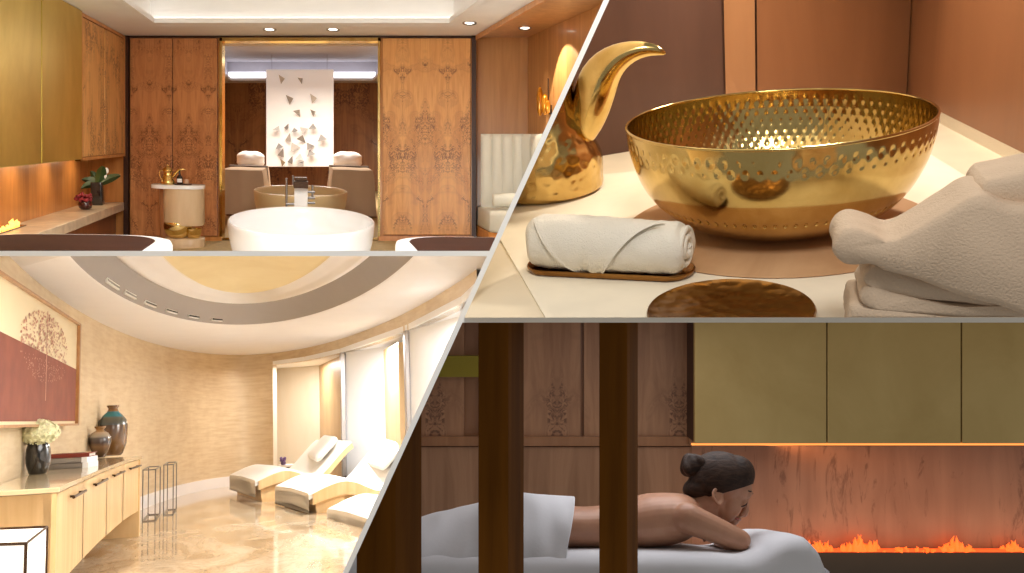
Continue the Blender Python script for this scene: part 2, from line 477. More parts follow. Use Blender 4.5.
for k_ in (1.08, 1.2, 1.35, 1.52, 1.72, 1.95):
    area('under_cabinet_lamp', W1, A1(108, 157.5, k_), A1(95, 215, k_), .2, .8, (1, .76, .48), .2)
# fire on the ledge
M_fire1 = emit('ledge_flame', (1, .5, .1, 1), 2.6)
fr = thing('ribbon_fire', 'low yellow flames in a slot along the pale stone ledge', 'fire', W1, A1(96, 202, 1.6))
m = MB(); AB(m, 93, 101, 201.2, 202.2, 1.36, 1.9); m.build('burner', M_blk, W1, fr)
for i in range(26):
    k = 1.37 + i * .018; h = random.uniform(3, 7.5)
    m = MB(); b = A1(97 + random.uniform(-2, 2), 201.4, k); hh = h * 6 / 900
    m.tube([b, b + V(.004, 0, hh * .5), b + V(-.004, 0, hh * .8), b + V(.002, 0, hh)], [.012, .011, .006, .001], 6)
    m.build('flame', M_fire1, W1, fr, smooth=True)
point('ledge_fire_lamp', W1, A1(99, 196, 1.55), .6, (1, .55, .2), .02)
# vases on the ledge
M_leaf = plain('leaf_green', rgb(44, 66, 34), .35, var=.3)
def at_ledge(u, v): return R1.onz(u, v, (R1.Ri @ A1(110, 202, 1)).z)
p = at_ledge(98, 205)
vz = thing('flower_vase', 'square black vase of dark green leaves on the stone ledge', 'vase', R1, p)
m = MB(); h = .145; loft(m, rrect(.07, .07, .012), [(.92, 0), (1, .01), (1, h - .005), (.97, h), (.86, h), (.84, h - .03)], p); m.build('vessel', M_blk, R1, vz, smooth=True)
def leaf(mb, b, tip, wd, bend=.0, n=7):
    b, tip = Vector(b), Vector(tip); ax = tip - b; side = ax.cross(V(0, 1, 0.2)).normalized(); nn = side.cross(ax).normalized(); rows = []
    for i in range(n):
        t_ = i / (n - 1); c = b + ax * t_ + nn * bend * math.sin(PI * t_) - V(0, 0, 1) * bend * t_ * t_
        ww = wd * math.sin(PI * (t_ * .86 + .07)) ** .8 * (1 - .25 * t_) + .001
        rows.append([c - side * ww + nn * ww * .35, c - nn * .002, c + side * ww + nn * ww * .35, c - nn * .005])
    mb.grid(rows, cv=True, caps=True)
for du, dv, dw in ((-16, -23, .03), (-7, -31, .032), (5, -36, .034), (22, -27, .03), (-17, -14, .026), (12, -24, .024), (-2, -22, .03)):
    m = MB(); q = R1.dirl(98 + du, 185 + dv + 14) * (p.y) ; q = R1.ony(98 + du, 185 + dv + 14, p.y + random.uniform(-.05, .05))
    leaf(m, p + V(0, 0, h - .02), q, dw, .02); m.build('leaf', M_leaf, R1, vz, smooth=True)
m = MB()
for i in range(5): m.ell(R1.ony(105 + random.uniform(-3, 2), 171 + random.uniform(-6, 6), p.y + .02), (.012, .01, .02), 8, 6)
m.build('white_bloom', M_sheet, R1, vz, smooth=True)
p = at_ledge(85.5, 209.5)
vz = thing('flower_pot', 'small round dark pot of red flowers on the stone ledge', 'pot', R1, p)
m = MB(); m.lathe([(.02, 0), (.035, .01), (.04, .03), (.034, .052), (.028, .056), (.024, .05)], p, 24); m.build('vessel', plain('plum_glass', rgb(62, 22, 20), .12, 0, .5), R1, vz, smooth=True)
m = MB()
for i in range(46):
    d = V(random.gauss(0, 1), random.gauss(0, 1), abs(random.gauss(0, .8))).normalized()
    m.ell(p + V(0, 0, .055) + V(d.x * .056, d.y * .05, d.z * .05) * random.uniform(.55, 1), .0095, 7, 5)
m.build('red_bloom', plain('red_petal', rgb(150, 44, 52), .6, var=.3, vs=60), R1, vz, smooth=True)
# right side: seating alcove
m = MB(); AF(m, 472, 545, 30, 245, .985, .05); m.build('wall_alcove', M_wood1b, W1, kind='structure')
m = MB(); m.slab([T(531, 30, .97), T(531, 30, 2.2), T(531, 245, 2.2), T(531, 245, .97)], V(.04, 0, 0)); m.build('wall_right', M_wood1b, W1, kind='structure')
m = MB(); m.slab([C(475.5, .98), C(540, .98), C(540, 3), C(475.5, 3)], V(0, 0, .03)); m.build('ceiling_alcove', M_wood1b, W1, kind='structure')
m = MB(); AB(m, 474.6, 476.5, 33, 40.5, .99, 3); m.build('trim_6', M_wood1, W1, kind='structure')
# banquette
bq = thing('banquette', 'pale channel tufted banquette seat in the wood alcove', 'bench', W1, A1(500, 240, 1.1))
def path_pt(s):                           # plan of the seat back, 0..1 frontal, 1..2 along the side wall
    if s < .8: return 477.5 + s / .8 * 42, 1.02
    if s < 1.2:
        a = (s - .8) / .4 * PI / 2; return 519.5 + 9 * math.sin(a), 1.02 + .05 * (1 - math.cos(a))
    return 528.5, 1.07 + (s - 1.2) * .5
rows = []
NS = 130
for j, (v, e) in enumerate(((206, 0), (196, .5), (160, 1), (140, 1), (135, .75), (134, .1), (134, -2.6))):
    row = []
    for i in range(NS + 1):
        s = i / NS * 2.0; u, k = path_pt(s); u2, k2 = path_pt(s + .01)
        fl = abs(math.sin(s * PI * 5.0)) ** .6
        d = V(A1(u2, v, k2) - A1(u, v, k)); nrm = V(d.y, -d.x, 0).normalized()
        row.append(A1(u, v, k) + nrm * (.022 + .022 * fl) * e)
    rows.append(row)
m = MB(); m.grid(rows); m.build('backrest', M_lea, W1, bq, smooth=1.2)
m = MB()
pl = [(477, .995), (528, .995), (528, 1.5), (510, 1.5), (506, 1.2), (498, 1.1), (477, 1.075)]
rows = [[A1(u, v, k) for u, k in [((q[0] - 500) * s_ + 500, q[1] if q[1] < 1.0 else 1 + (q[1] - 1) * s_) for q in pl]] for v, s_ in ((226, .96), (224, 1), (209, 1), (206, .95))]
m.grid(rows, cv=True, caps=True); m.build('seat', M_lea, W1, bq, bevel=.008, smooth=True)
m = MB(); rows = [[A1(u, v, k if k < 1 else 1 + (k - 1) * .9) for u, k in pl] for v in (241, 226)]
m.grid(rows, cv=True, caps=True); m.build('base', M_wood1, W1, bq)
m = MB(); a, b = A1(482, 197, 1.06), A1(513, 196, 1.06); d = (b - a)
m.tube([a, a + d * .02, a + d * .06, a + d * .94, a + d * .98, b], [.01, .035, .043, .043, .035, .01], 20)
tag(m.build('bolster_cushion', M_lea, W1, smooth=1.2), 'pale round bolster lying on the banquette seat', 'cushion')
# sconce on the side wall
b = A1(530, 118, 1.09)
sc1 = thing('wall_sconce', 'amber glass petal sconce on the alcove side wall', 'sconce', W1, b)
M_amb = plain('amber_glass', rgb(196, 128, 24), .12, .6, .5, .2)
for du, dv, hh, rr in ((-3.5, 2, .21, .022), (2.5, 6, .15, .024), (5.5, 9, .10, .018)):
    c = A1(528, 100 + dv, 1.09 + du * .004) + V(-.03, 0, 0); m = MB()
    m.ell(c, (rr, rr, hh / 2), 14, 10, fn=lambda d: -.25 * max(0, d.z)); m.build('petal', M_amb, W1, sc1, smooth=True)
m = MB(); a = A1(529, 84, 1.11) + V(-.03, 0, 0); m.tube([a, a + V(0, 0, -.2)], .004, 6); m.build('rod', M_bronze, W1, sc1)
m = MB(); c = A1(530.5, 112, 1.09); m.box(c, (.05, .04, .05)); m.build('wall_mount', M_bronze, W1, sc1)
spot('sconce_spot', W1, A1(493, 46, 1.155), A1(531, 118, 1.155), 26, 1.62, (1, .88, .7), .18, .008)
spot('alcove_spot', W1, A1(506, 37, 1.09), A1(505, 200, 1.05), 5, 1.3, (1, .85, .65), .6)
# downlights
def downlight(u, v, hz, fr_mat, label, grp='recessed ceiling downlights'):
    k = (136 - v) / (136 - hz); ub = 308 + (u - 308) / k
    c = A1(ub, hz, k); d = thing('ceiling_downlight', label, 'downlight', W1, c, grp)
    m = MB(); m.lathe([(.028, .004), (.042, .0), (.042, -.006), (.03, -.006), (.026, .004)], c, 24); m.build('bezel', fr_mat, W1, d, smooth=True)
    m = MB(); m.lathe([(.001, -.0015), (.027, -.002), (.027, .003), (.001, .003)], c, 20); m.build('lens', M_lamp, W1, d)
downlight(269.5, 29, 36, M_steel, 'left one of the two small ceiling downlights in front of the mirror opening')
downlight(333, 29, 36, M_steel, 'right one of the two small ceiling downlights in front of the mirror opening')
downlight(469.5, 22.5, 36, M_steel, 'ceiling downlight in the white soffit beside the wood alcove')
downlight(525, 27.5, 36, M_steel, 'downlight set in the wood alcove ceiling')
downlight(271, 40.8, 36, M_gold, 'mirror image of the left downlight, built just beyond the top of the gold framed opening')
downlight(333, 40.8, 36, M_gold, 'mirror image of the right downlight, built just beyond the top of the gold framed opening')
# artwork on the far wall
def AFt(ub, vb, kk): return A1(ub, vb, kk)
KA = .60
U1 = lambda u: 308 + (u - 308) / KA
V1 = lambda v: 136 + (v - 136) / KA
art = thing('wall_art', 'tall white lit art panel of folded grey paper birds hanging beyond the tub', 'artwork', W1, A1(U1(299.5), V1(167), KA))
m = MB(); AB(m, U1(266.5), U1(333.5), V1(70), V1(166.5), KA * 1.0, KA * 1.010); m.build('panel', emit('art_lightbox', (.82, .81, .79, 1), .25), W1, art, bevel=.01)
M_fold = plain('grey_paper', rgb(158, 156, 154), .8, var=.12); M_fold2 = plain('pale_paper', rgb(196, 194, 190), .8)
pts = [(283, 81, 1.0), (302, 82, .7), (291, 101, 1.1), (314, 100, 1.1), (299, 114, .9), (314, 114, .8), (279, 130, 1), (288, 128, .9), (296, 131, .9), (305, 131, 1), (314, 128, 1.1),
       (323, 139, 1.3), (290, 139, 1.2), (303, 140, 1), (281, 147, 1.1), (296, 148, 1.2), (311, 147, 1), (283, 154, 1.3), (301, 158, 1.2), (312, 154, 1.2), (292, 161, 1.1), (284, 163, .9), (303, 164, .9)]
kf = KA * 1.0105
for u in (272, 327):
    m = MB(); m.tube([A1(U1(u), V1(70.5), KA * 1.005), A1(U1(u), 1, KA * 1.005)], .0025, 6); m.build('cable', M_steel, W1, art)
for i, (u, v, s_) in enumerate(pts):
    a = random.uniform(0, 6.28) if i > 5 else random.uniform(-.5, .5); r = 3.7 * s_
    c = A1(U1(u), V1(v), kf); px = 6 / KA / 900
    P = lambda dx, dz, dy: c + V((dx * math.cos(a) - dz * math.sin(a)) * px * r, dy, (dx * math.sin(a) + dz * math.cos(a)) * px * r)
    m = MB()
    m.add([P(-1, .7, -.09), P(1, .5, -.09), P(.1, -1.1, -.005), P(0, .25, -.005)], [(0, 3, 2), (3, 1, 2), (0, 1, 3), (0, 2, 1)])
    m.build('paper_bird', M_fold if i % 3 else M_fold2, W1, art)
# beds of the mirrored far room
def far_bed(u0, u1, side, label):
    zf = (R1.Ri @ A1(300, 240, .8)).z
    cx = (u0 + u1) / 2
    yN, yF = 7.5, 8.7
    top = R1.ony(u0, 169.5, yN).z
    xN0, xN1 = R1.ony(u0, 170, yN).x, R1.ony(u1, 170, yN).x; xc, hw = (xN0 + xN1) / 2, (xN1 - xN0) / 2
    bd = thing('massage_bed', label, 'bed', R1, V(xc, yN + 1, zf), 'mirrored massage beds beyond the opening')
    m = MB(); m.box((xc, yN + .6, (zf + top) / 2 - .02), (hw * 1.7, 1.1, top - zf - .1)); m.build('base', M_woodd, R1, bd)
    m = MB(); rows = []
    N = 44
    for j in range(N + 1):
        y = yN + (yF - yN) * j / N; row = []
        for i in range(49):
            s_ = i / 48 * 2 - 1; fl = 1.16
            if abs(s_) < .5: x, z = s_ * 2 * hw * .95, top
            else:
                d = (abs(s_) - .5) * 2; sg = 1 if s_ > 0 else -1
                x = sg * hw * (.95 + .05 * min(1, d * 8) + (fl - 1) * d * .6) + sg * .02 * math.sin(y * 16 + 2 * sg) * d; z = top - .035 * min(1, d * 9) - (top - zf - .05) * max(0, d - .05)
            row.append(V(xc + x, y, z + .004 * nz((x * 9, y * 6, 1))))
        rows.append(row)
    rows.insert(0, [V(p.x, yN - .015 + .012 * math.sin(p.x * 40), zf + .05) if True else p for p in rows[0]])
    m.grid(rows, caps=True); m.build('blanket', M_bedc, R1, bd, smooth=True)
    m = MB(); rows = []
    for y in (yF - .52, yF - .36):
        rows.append([V(xc + q * hw * 1.03, y, top + .012 - (.3 if abs(q) > 1.01 else 0)) for q in (-1.06, -1, -.5, 0, .5, 1, 1.06)])
    m.grid(rows); bandm = MB(); bandm.grid(rows + [[p - V(0, 0, .01) for p in r] for r in rows[::-1]], cu=True); bandm.build('runner', plain('grey_band', rgb(92, 76, 64), .8), R1, bd)
    m = MB(); zc = top + .05
    m.ell((xc, yF - .14, zc + .006), (hw * .78, .12, .075), 28, 16, fn=lambda d: .12 * (abs(d.x * d.z) > .2)); m.build('pillow', M_sheet, R1, bd, smooth=True, sub=1)
far_bed(222, 263, -1, 'mirrored draped beige massage bed at left beyond the white tub')
far_bed(332, 374, 1, 'mirrored draped beige massage bed at right beyond the white tub')
# tubs
def tub(px_u, px_v, d, wpx, ratio, tilt, H, mt, name, label, hill):
    c = R1.depth(px_u, px_v, d); r = wpx / 2 * d / 900 / 1.02
    M = Matrix.Rotation(tilt, 3, 'X'); prof = []
    for i in range(15):
        t_ = i / 14; prof.append((r * (.70 + .30 * math.sin(t_ * PI / 2) ** .8), -H * (1 - t_)))
    prof += [(r * .995, .004), (r * .982, .006), (r * .968, .002), (r * .955, -.02)]
    for i in range(10):
        t_ = (i + 1) / 10; prof.append((r * (.955 - .33 * t_ ** 2.2), -.02 - (H * .78) * t_))
    prof += [(r * .4, -H * .82), (r * .02, -H * .83)]
    m = MB(); m.lathe([(.01, -H)] + prof, c, 96, 1, ratio, M=M); o = m.build(name, mt, R1, base=c - V(0, 0, H), smooth=1.0)
    return tag(o, label, 'bathtub')
tub(302.3, 220.5, 4.2, 145, 1.6, math.radians(2.2), .30, M_tubm, 'bathtub', 'large white oval freestanding bathtub in the centre foreground', 0)
tub(301, 191, 6.45, 93, 1.5, math.radians(1.2), .30, M_tub_mirror, 'bathtub', 'mirror image of the white tub, built as a beige oval bathtub behind the faucet, beyond the gold framed opening', 0)
# faucet block
fc = R1.depth(301, 210, 4.95); px = 4.95 / 900
ft = thing('tub_faucet', 'white faucet column with bronze spout standing behind the white tub', 'faucet', R1, fc)
def fb(nm, u, v, w_, h_, mt, dy=0, dd=.05):
    m = MB(); m.box(R1.ony(u, v, fc.y + dy), (w_ * px, dd, h_ * px)); return m.build(nm, mt, R1, ft, bevel=.003)
fb('column', 301, 208, 13, 44, M_tubm); fb('spout', 301, 184.5, 14, 6.5, M_bronze, -.03, .12); fb('cap', 301, 179, 12, 3.5, M_bronze, 0, .06)
for u, v, hh in ((286.5, 193, 30), (293, 180, 9), (312.5, 191, 12)):
    m = MB(); a = R1.ony(u, v - hh / 2, fc.y); b = R1.ony(u, v + hh / 2, fc.y); m.tube([a, b], 1.1 * px, 10); m.build('rod', M_steel, R1, ft, smooth=1.0)
for v in (192, 198, 203):
    m = MB(); m.tube([R1.ony(307, v, fc.y), R1.ony(315, v, fc.y)], 1.3 * px, 10); m.build('handle', M_steel, R1, ft, smooth=1.0)
m = MB(); m.tube([R1.ony(286, 204, fc.y), R1.ony(295, 204, fc.y)], 1.3 * px, 10); m.build('handle', M_steel, R1, ft, smooth=1.0)
# foreground beds
def near_bed(uc, wpx, vtop, label, yb, ln):
    top = R1.ony(uc, vtop, yb); wd = wpx * yb / 900
    c = V(top.x, yb - ln / 2, top.z); bd = thing('massage_table', label, 'bed', R1, c - V(0, 0, .35))
    o = rrect(wd, ln, wd * .30, 10)
    m = MB(); loft(m, o, [(.93, -.10), (.99, -.085), (1, -.05), (1, -.02), (.985, -.004), (.96, 0)], c); m.build('mattress', M_sheet, R1, bd, smooth=True)
    m = MB(); o2 = rrect(wd * .85, ln * .88, wd * .25, 10); loft(m, o2, [(1, -.006), (1, .002), (.985, .006)], c); m.build('blanket', M_brown, R1, bd, smooth=True)
    m = MB(); loft(m, rrect(wd * .8, ln * .9, wd * .1), [(1, -.35), (1, -.09)], c); m.build('base', M_woodd, R1, bd)
near_bed(82, 172, 233.6, 'white massage table with a brown blanket at lower left, by the side table', 3.7, 1.35)
near_bed(470, 160, 236.4, 'white massage table with a brown blanket at lower right, by the banquette', 3.7, 1.3)
# side table with its things
zf = (R1.Ri @ A1(180, 240, 1.08)).z
sc_ = R1.onz(183, 247, zf); px = sc_.y / 900
st = thing('side_table', 'sculptural cream wood side table with an open lower niche against the burl panels', 'side table', R1, sc_)
def X(u, v, dy=0): return R1.ony(u, v, sc_.y + dy)
top_z = X(180, 184.5).z
m = MB(); loft(m, [(x, y) for x, y in rrect(47 * px, .26, .10, 8)], [(1, -.022), (1.0, -.002), (.99, 0)], V(X(178.5, 184).x, sc_.y, top_z)); m.build('tabletop', M_tubm, R1, st, smooth=1.0)
m = MB(); loft(m, rrect(36 * px, .22, .09, 8), [(.96, X(0, 222).z - top_z), (1, X(0, 221).z - top_z + .004), (1, -.022)], V(X(183.8, 184).x, sc_.y, top_z)); m.build('drum', M_cream1, R1, st, smooth=1.0)
m = MB(); m.box((X(168, 200).x, sc_.y + .07, (top_z - .022 + sc_.z) / 2), (18 * px, .06, top_z - sc_.z - .024)); m.build('upright', wood('tan_wood', rgb(188, 132, 88), rgb(160, 104, 64), (16, 16, 2)), R1, st, bevel=.02)
m = MB(); m.box((X(188.5, 200).x, sc_.y + .02, (X(0, 233).z)), (3 * px, .02, 24 * px)); m.build('strut', M_steel, R1, st)
m = MB(); loft(m, rrect(36 * px, .22, .09, 8), [(1, 0), (1, 8.5 * px), (.97, 9.2 * px)], V(X(183.8, 184).x, sc_.y, sc_.z)); m.build('base', M_cream1, R1, st, smooth=1.0)
c = V(X(179, 240).x, sc_.y - .03, sc_.z + 9.2 * px)
m = MB(); m.lathe([(.02, 0), (.05, .004), (.075, .03), (.086, .075), (.08, .1), (.076, .1), (.08, .075), (.068, .034), (.01, .012)], c, 28); tag(m.build('gold_bowl', M_gold, R1, smooth=1.0), 'polished gold bowl in the lower niche of the side table', 'bowl')
c = V(X(194.5, 240).x, sc_.y - .04, sc_.z + 9.2 * px)
m = MB(); m.lathe([(.02, 0), (.035, .004), (.046, .03), (.05, .06), (.046, .06), (.042, .03), (.01, .012)], c, 24); tag(m.build('gold_cup', M_gold, R1, smooth=1.0), 'smaller gold cup beside the gold bowl in the side table niche', 'cup')
def dallah(fr, c, s_, label, name='coffee_pot', mt=None):
    mt = mt or M_gold
    t_ = thing(name, label, 'pot', fr, c)
    m = MB(); m.lathe([(r * s_, z * s_) for r, z in ((.3, 0), (.62, 0), (.66, .06), (.62, .3), (.42, .75), (.34, 1.0), (.36, 1.15), (.46, 1.3), (.4, 1.4))], c, 28); m.build('body', mt, fr, t_, smooth=1.2)
    m = MB(); m.lathe([(r * s_, z * s_) for r, z in ((.42, 1.38), (.36, 1.5), (.16, 1.62), (.07, 1.68), (.1, 1.75), (.02, 1.86))], c, 24); m.build('lid', mt, fr, t_, smooth=1.2)
    m = MB(); m.tube([c + V(x, 0, z) * s_ for x, z in ((.35, .62), (.55, .8), (.75, 1.1), (1.0, 1.36), (1.35, 1.42), (1.6, 1.34))], [.1 * s_, .13 * s_, .13 * s_, .12 * s_, .09 * s_, .03 * s_], 10); m.build('spout', mt, fr, t_, smooth=1.2)
    m = MB(); m.tube([c + V(x, 0, z) * s_ for x, z in ((-.4, 1.3), (-.7, 1.2), (-.75, .9), (-.6, .55), (-.55, .35))], .05 * s_, 8); m.build('handle', mt, fr, t_, smooth=1.2)
M_gold2 = brushed('antique_gold', rgb(190, 150, 84), rgb(232, 200, 130), .22, (10, 10, 10))
dallah(R1, V(X(168.5, 184).x, sc_.y - .02, top_z), 10.2 * px, 'small gold coffee pot with curved spout on the side table', mt=M_gold2)
c = V(X(184, 184).x, sc_.y - .03, top_z)
m = MB(); loft(m, rrect(16 * px, .08, .03), [(.95, 0), (1, .006), (.96, .007)], c); tag(m.build('serving_tray', M_bronze, R1, smooth=1.0), 'thin dark tray under the bottle on the side table', 'tray')
c1 = V(X(180.5, 184).x, sc_.y - .03, top_z + .007)
bt = thing('dropper_bottle', 'small black bottle with a white label on the side table', 'bottle', R1, c1)
m = MB(); m.lathe([(2.7 * px, 0), (2.8 * px, .3 * px), (2.8 * px, 5.5 * px), (2.2 * px, 6.8 * px), (1.1 * px, 7.4 * px), (1.1 * px, 8.4 * px), (.4 * px, 8.5 * px)], c1, 20); m.build('glass_body', M_blk, R1, bt, smooth=1.0)
m = MB(); m.lathe([(.9 * px, 8.4 * px), (.9 * px, 9.6 * px), (.5 * px, 12 * px), (.2 * px, 12.3 * px)], c1, 14); m.build('dropper', M_blk, R1, bt, smooth=1.0)
rows = [[c1 + V(2.86 * px * math.cos(a), 2.86 * px * math.sin(a), z * px) for a in [-PI / 2 + q * .11 for q in range(-8, 9)]] for z in (1.3, 4.6)]
m = MB(); m.grid(rows); m.build('label_sticker', M_tubm, R1, bt)
c1 = V(X(187.2, 184).x, sc_.y - .035, top_z + .007)
m = MB(); m.lathe([(1.7 * px, 0), (1.9 * px, .4 * px), (1.9 * px, 3.4 * px), (1.6 * px, 4.2 * px), (.3 * px, 4.3 * px)], c1, 18); tag(m.build('cream_jar', plain('pink_jar', rgb(214, 170, 140), .4), R1, smooth=1.0), 'tiny pink jar to the right of the black bottle on the side table', 'jar')
# ================================================================ ROOM 2: table with the hammered bowl
def hammered(name, a, b, rough=.16):
    t = NT(name); vec = t.coord((1, 1, 1))
    col = t.ramp(t.noise(vec, 7, 4, .6), [(.3, a), (.7, b)])
    vo = t.n('ShaderNodeTexVoronoi', feature='SMOOTH_F1'); vo.inputs['Scale'].default_value = 46; vo.inputs['Smoothness'].default_value = .6
    t.l(vec, vo.inputs['Vector']); t.bump(vo.outputs['Distance'], .4, .008)
    return t.fin(col, rough, 1.0)
M_ham = hammered('hammered_gold', rgb(168, 132, 68), rgb(222, 190, 122), .2)
M_bowl = brushed('gold_brass', rgb(192, 158, 88), rgb(224, 196, 130), .13, (6, 6, 6))
M_plate = hammered('hammered_bronze', rgb(124, 84, 44), rgb(166, 120, 66), .3)
M_terry = cloth('terry_towel', rgb(246, 238, 222), bs=420, bump=.9, var=.08)
M_terry2 = cloth('grey_beige_towel', rgb(210, 186, 160), bs=300, bump=.6, var=.12)
M_table = plain('cream_stone_table', rgb(232, 216, 188), .45, 0, 0, .05, 8)
M_run = plain('cream_runner', rgb(244, 232, 208), .8, 0, 0, .04, 10, bump=.15, bs=300)
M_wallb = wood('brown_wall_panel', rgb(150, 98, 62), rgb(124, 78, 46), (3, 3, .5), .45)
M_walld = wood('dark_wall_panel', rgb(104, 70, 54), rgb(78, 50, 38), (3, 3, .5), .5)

cb = R2.depth(775.5, 116.0, 1.65)
RB, HB = .2735, .202
MAT = .007
zt = cb.z - HB - MAT
def T2(u, v, z=None): return R2.onz(u, v, zt if z is None else z)
corner, farL, farR = T2(905, 105), T2(560, 163), T2(1060, 187)
nearL, nearR = T2(330, 420), T2(1080, 400)
m = MB(); m.slab([farL, corner, farR + (farR - corner) * .4, nearR, nearL], V(0, 0, -.05)); o = m.build('stone_table', M_table, R2)
tag(o, 'pale cream table carrying the hammered bowl, pitcher and towels', 'table')
d = (T2(545, 318) - T2(497, 235)); e0 = T2(497, 235) - d * .5; e1 = T2(545, 318) + d * .8
m = MB(); m.slab([e0, e1, T2(1010, 360), T2(1010, 205), T2(905, 140), T2(640, 172), T2(570, 178)], V(0, 0, .003)); o = m.build('table_runner', M_run, R2)
tag(o, 'smooth cream runner spread over the table under the bowl', 'runner')
m = MB(); a, b = T2(905, 105), farR + (farR - corner) * .4; m.slab([a, b, b + V(0, 0, .03), a + V(0, 0, .03)], (b - a).cross(V(0, 0, 1)).normalized() * -.03)
m.build('trim_7', M_table, R2, kind='structure')
Z = V(0, 0, .9)
a, b = farL + (farL - corner) * .5, corner
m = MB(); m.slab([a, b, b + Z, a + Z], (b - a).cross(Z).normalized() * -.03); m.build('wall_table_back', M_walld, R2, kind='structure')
a, b = corner, farR + (farR - corner) * 1.2
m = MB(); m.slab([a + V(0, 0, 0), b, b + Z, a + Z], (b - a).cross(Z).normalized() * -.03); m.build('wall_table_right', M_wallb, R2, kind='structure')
M_lit_corner = wood('lit_corner_tan', rgb(176, 126, 86), rgb(156, 108, 70), (4, 4, .6))
a = T2(727, 134); b = T2(756, 129.5); dn = V(0, -.02, 0)
m = MB(); m.slab([a + dn, b + dn, b + dn + Z, a + dn + Z], V(0, .025, 0)); m.build('trim_8', M_lit_corner, R2, kind='structure')  # paler strip paints the lit wall corner
a = T2(758, 129.5); b = T2(905, 105)
m = MB(); m.slab([a + dn, b + dn, b + dn + Z, a + dn + Z], V(0, .02, 0)); m.build('trim_9', M_wallb, R2, kind='structure')
# the bowl: rows of dimples are hammered into its wall
bwl = thing('metal_bowl', 'large hammered gold bowl in the middle of the cream table', 'bowl', R2, V(cb.x, cb.y, zt + MAT))
NA, NP = 720, 90
def bowl_r(t):                      # t 0 at foot .. 1 at rim, angle-param profile
    a = t * PI / 2 * .97
    return RB * (.40 + .60 * math.sin(a) ** .72), -HB + .006 + (HB - .006) * (t ** 1.55)
rws = [(.92, 74, .0015), (.86, 74, .0013), (.44, 84, .006)]
ins = [(t_, 84, .0011) for t_ in (.94, .885, .83, .775, .72, .665, .61, .555)]
def dim(a, t, lst, sg):
    q = 0
    for i, (t0, n_, A_) in enumerate(lst):
        dt = (t - t0) / .020
        if abs(dt) < 2.2:
            ph = math.cos(n_ * a + (PI if i % 2 else 0)); q += A_ * math.exp(-dt * dt) * max(0, ph) ** .8
    return q * sg
rows = []
for i in range(NP + 1):
    t = i / NP; r, z = bowl_r(t)
    rows.append([cb + V((r - dim(2 * PI * k / NA, t, rws, 1) + .0012 * nz((math.cos(2 * PI * k / NA) * 5, math.sin(2 * PI * k / NA) * 5, z * 22))) * math.cos(2 * PI * k / NA), (r - dim(2 * PI * k / NA, t, rws, 1)) * math.sin(2 * PI * k / NA), z) for k in range(NA)])
for i in range(NP + 1):
    t = 1 - i / NP; r, z = bowl_r(t); th = .004
    rows.append([cb + V((r - th - dim(2 * PI * k / NA, t, ins, -1)) * math.cos(2 * PI * k / NA), (r - th - dim(2 * PI * k / NA, t, ins, -1)) * math.sin(2 * PI * k / NA), z + (th if t < .3 else 0)) for k in range(NA)])
m = MB(); m.grid(rows, cv=True, caps=True); m.build('vessel', M_bowl, R2, bwl, smooth=1.3)
m = MB(); m.tube([cb + V((RB - .002) * math.cos(q * 2 * PI / 96), (RB - .002) * math.sin(q * 2 * PI / 96), 0) for q in range(97)], .0028, 8); m.build('rim', M_bowl, R2, bwl, smooth=True)
# round tan mat under the bowl
mc = V(cb.x, cb.y - .012, zt + .003)
m = MB(); m.lathe([(.01, 0), (.283, 0), (.286, .002), (.283, .004), (.01, .004)], mc, 96)
tag(m.build('round_mat', wood('tan_mat', rgb(206, 164, 122), rgb(184, 140, 98), (9, 3, 3), .6, coat=0), R2, smooth=.6), 'round tan mat under the hammered gold bowl', 'mat')
# pitcher
pc = T2(545, 191.5); ps = 1 / 545 * 1.03 * (pc.y / cb.y)
def pz(v):                          # height above the table of a silhouette row
    return R2.ony(545, v, pc.y).z - pc.z
pit = thing('metal_pitcher', 'tall hammered gold coffee pitcher with a long curved beak beside the bowl', 'pitcher', R2, pc + V(0, 0, .003))
spx = R2.ony(546, 190, pc.y).x - R2.ony(545, 190, pc.y).x
prof = [(.01, 0), (54, 0), (57, 3), (57.5, 8)]
for v, r in ((180, 57), (168, 58.5), (157, 58), (148, 54), (138, 48), (128, 43), (116, 39), (104, 36.5), (92, 36), (78, 38), (60, 42), (40, 45), (30, 44)): prof.append((r, pz(v) / spx))
prof += [(36, prof[-1][1] + 10), (14, prof[-1][1] + 26), (2, prof[-1][1] + 30)]
m = MB(); m.lathe([(r * spx, z * spx) for r, z in prof], pc + V(0, 0, .003), 96); m.build('body', M_ham, R2, pit, smooth=1.2, sub=1)
def PQ(u, v, dy=0): return R2.ony(u, v, pc.y + dy)
sp = [(572, 150, 9), (583, 132, 14), (589, 116, 17), (593, 100, 19), (597, 84, 20), (604, 70, 18), (614, 60, 14.5), (626, 53, 11), (640, 49, 8), (652, 49, 6), (661, 51.5, 3.5), (666, 54, 1.2)]
m = MB(); m.tube([PQ(u, v, -.0) for u, v, r in sp], [r * spx for u, v, r in sp], 20, up=V(0, 1, 0)); m.build('spout', M_bowl, R2, pit, smooth=True, sub=1)
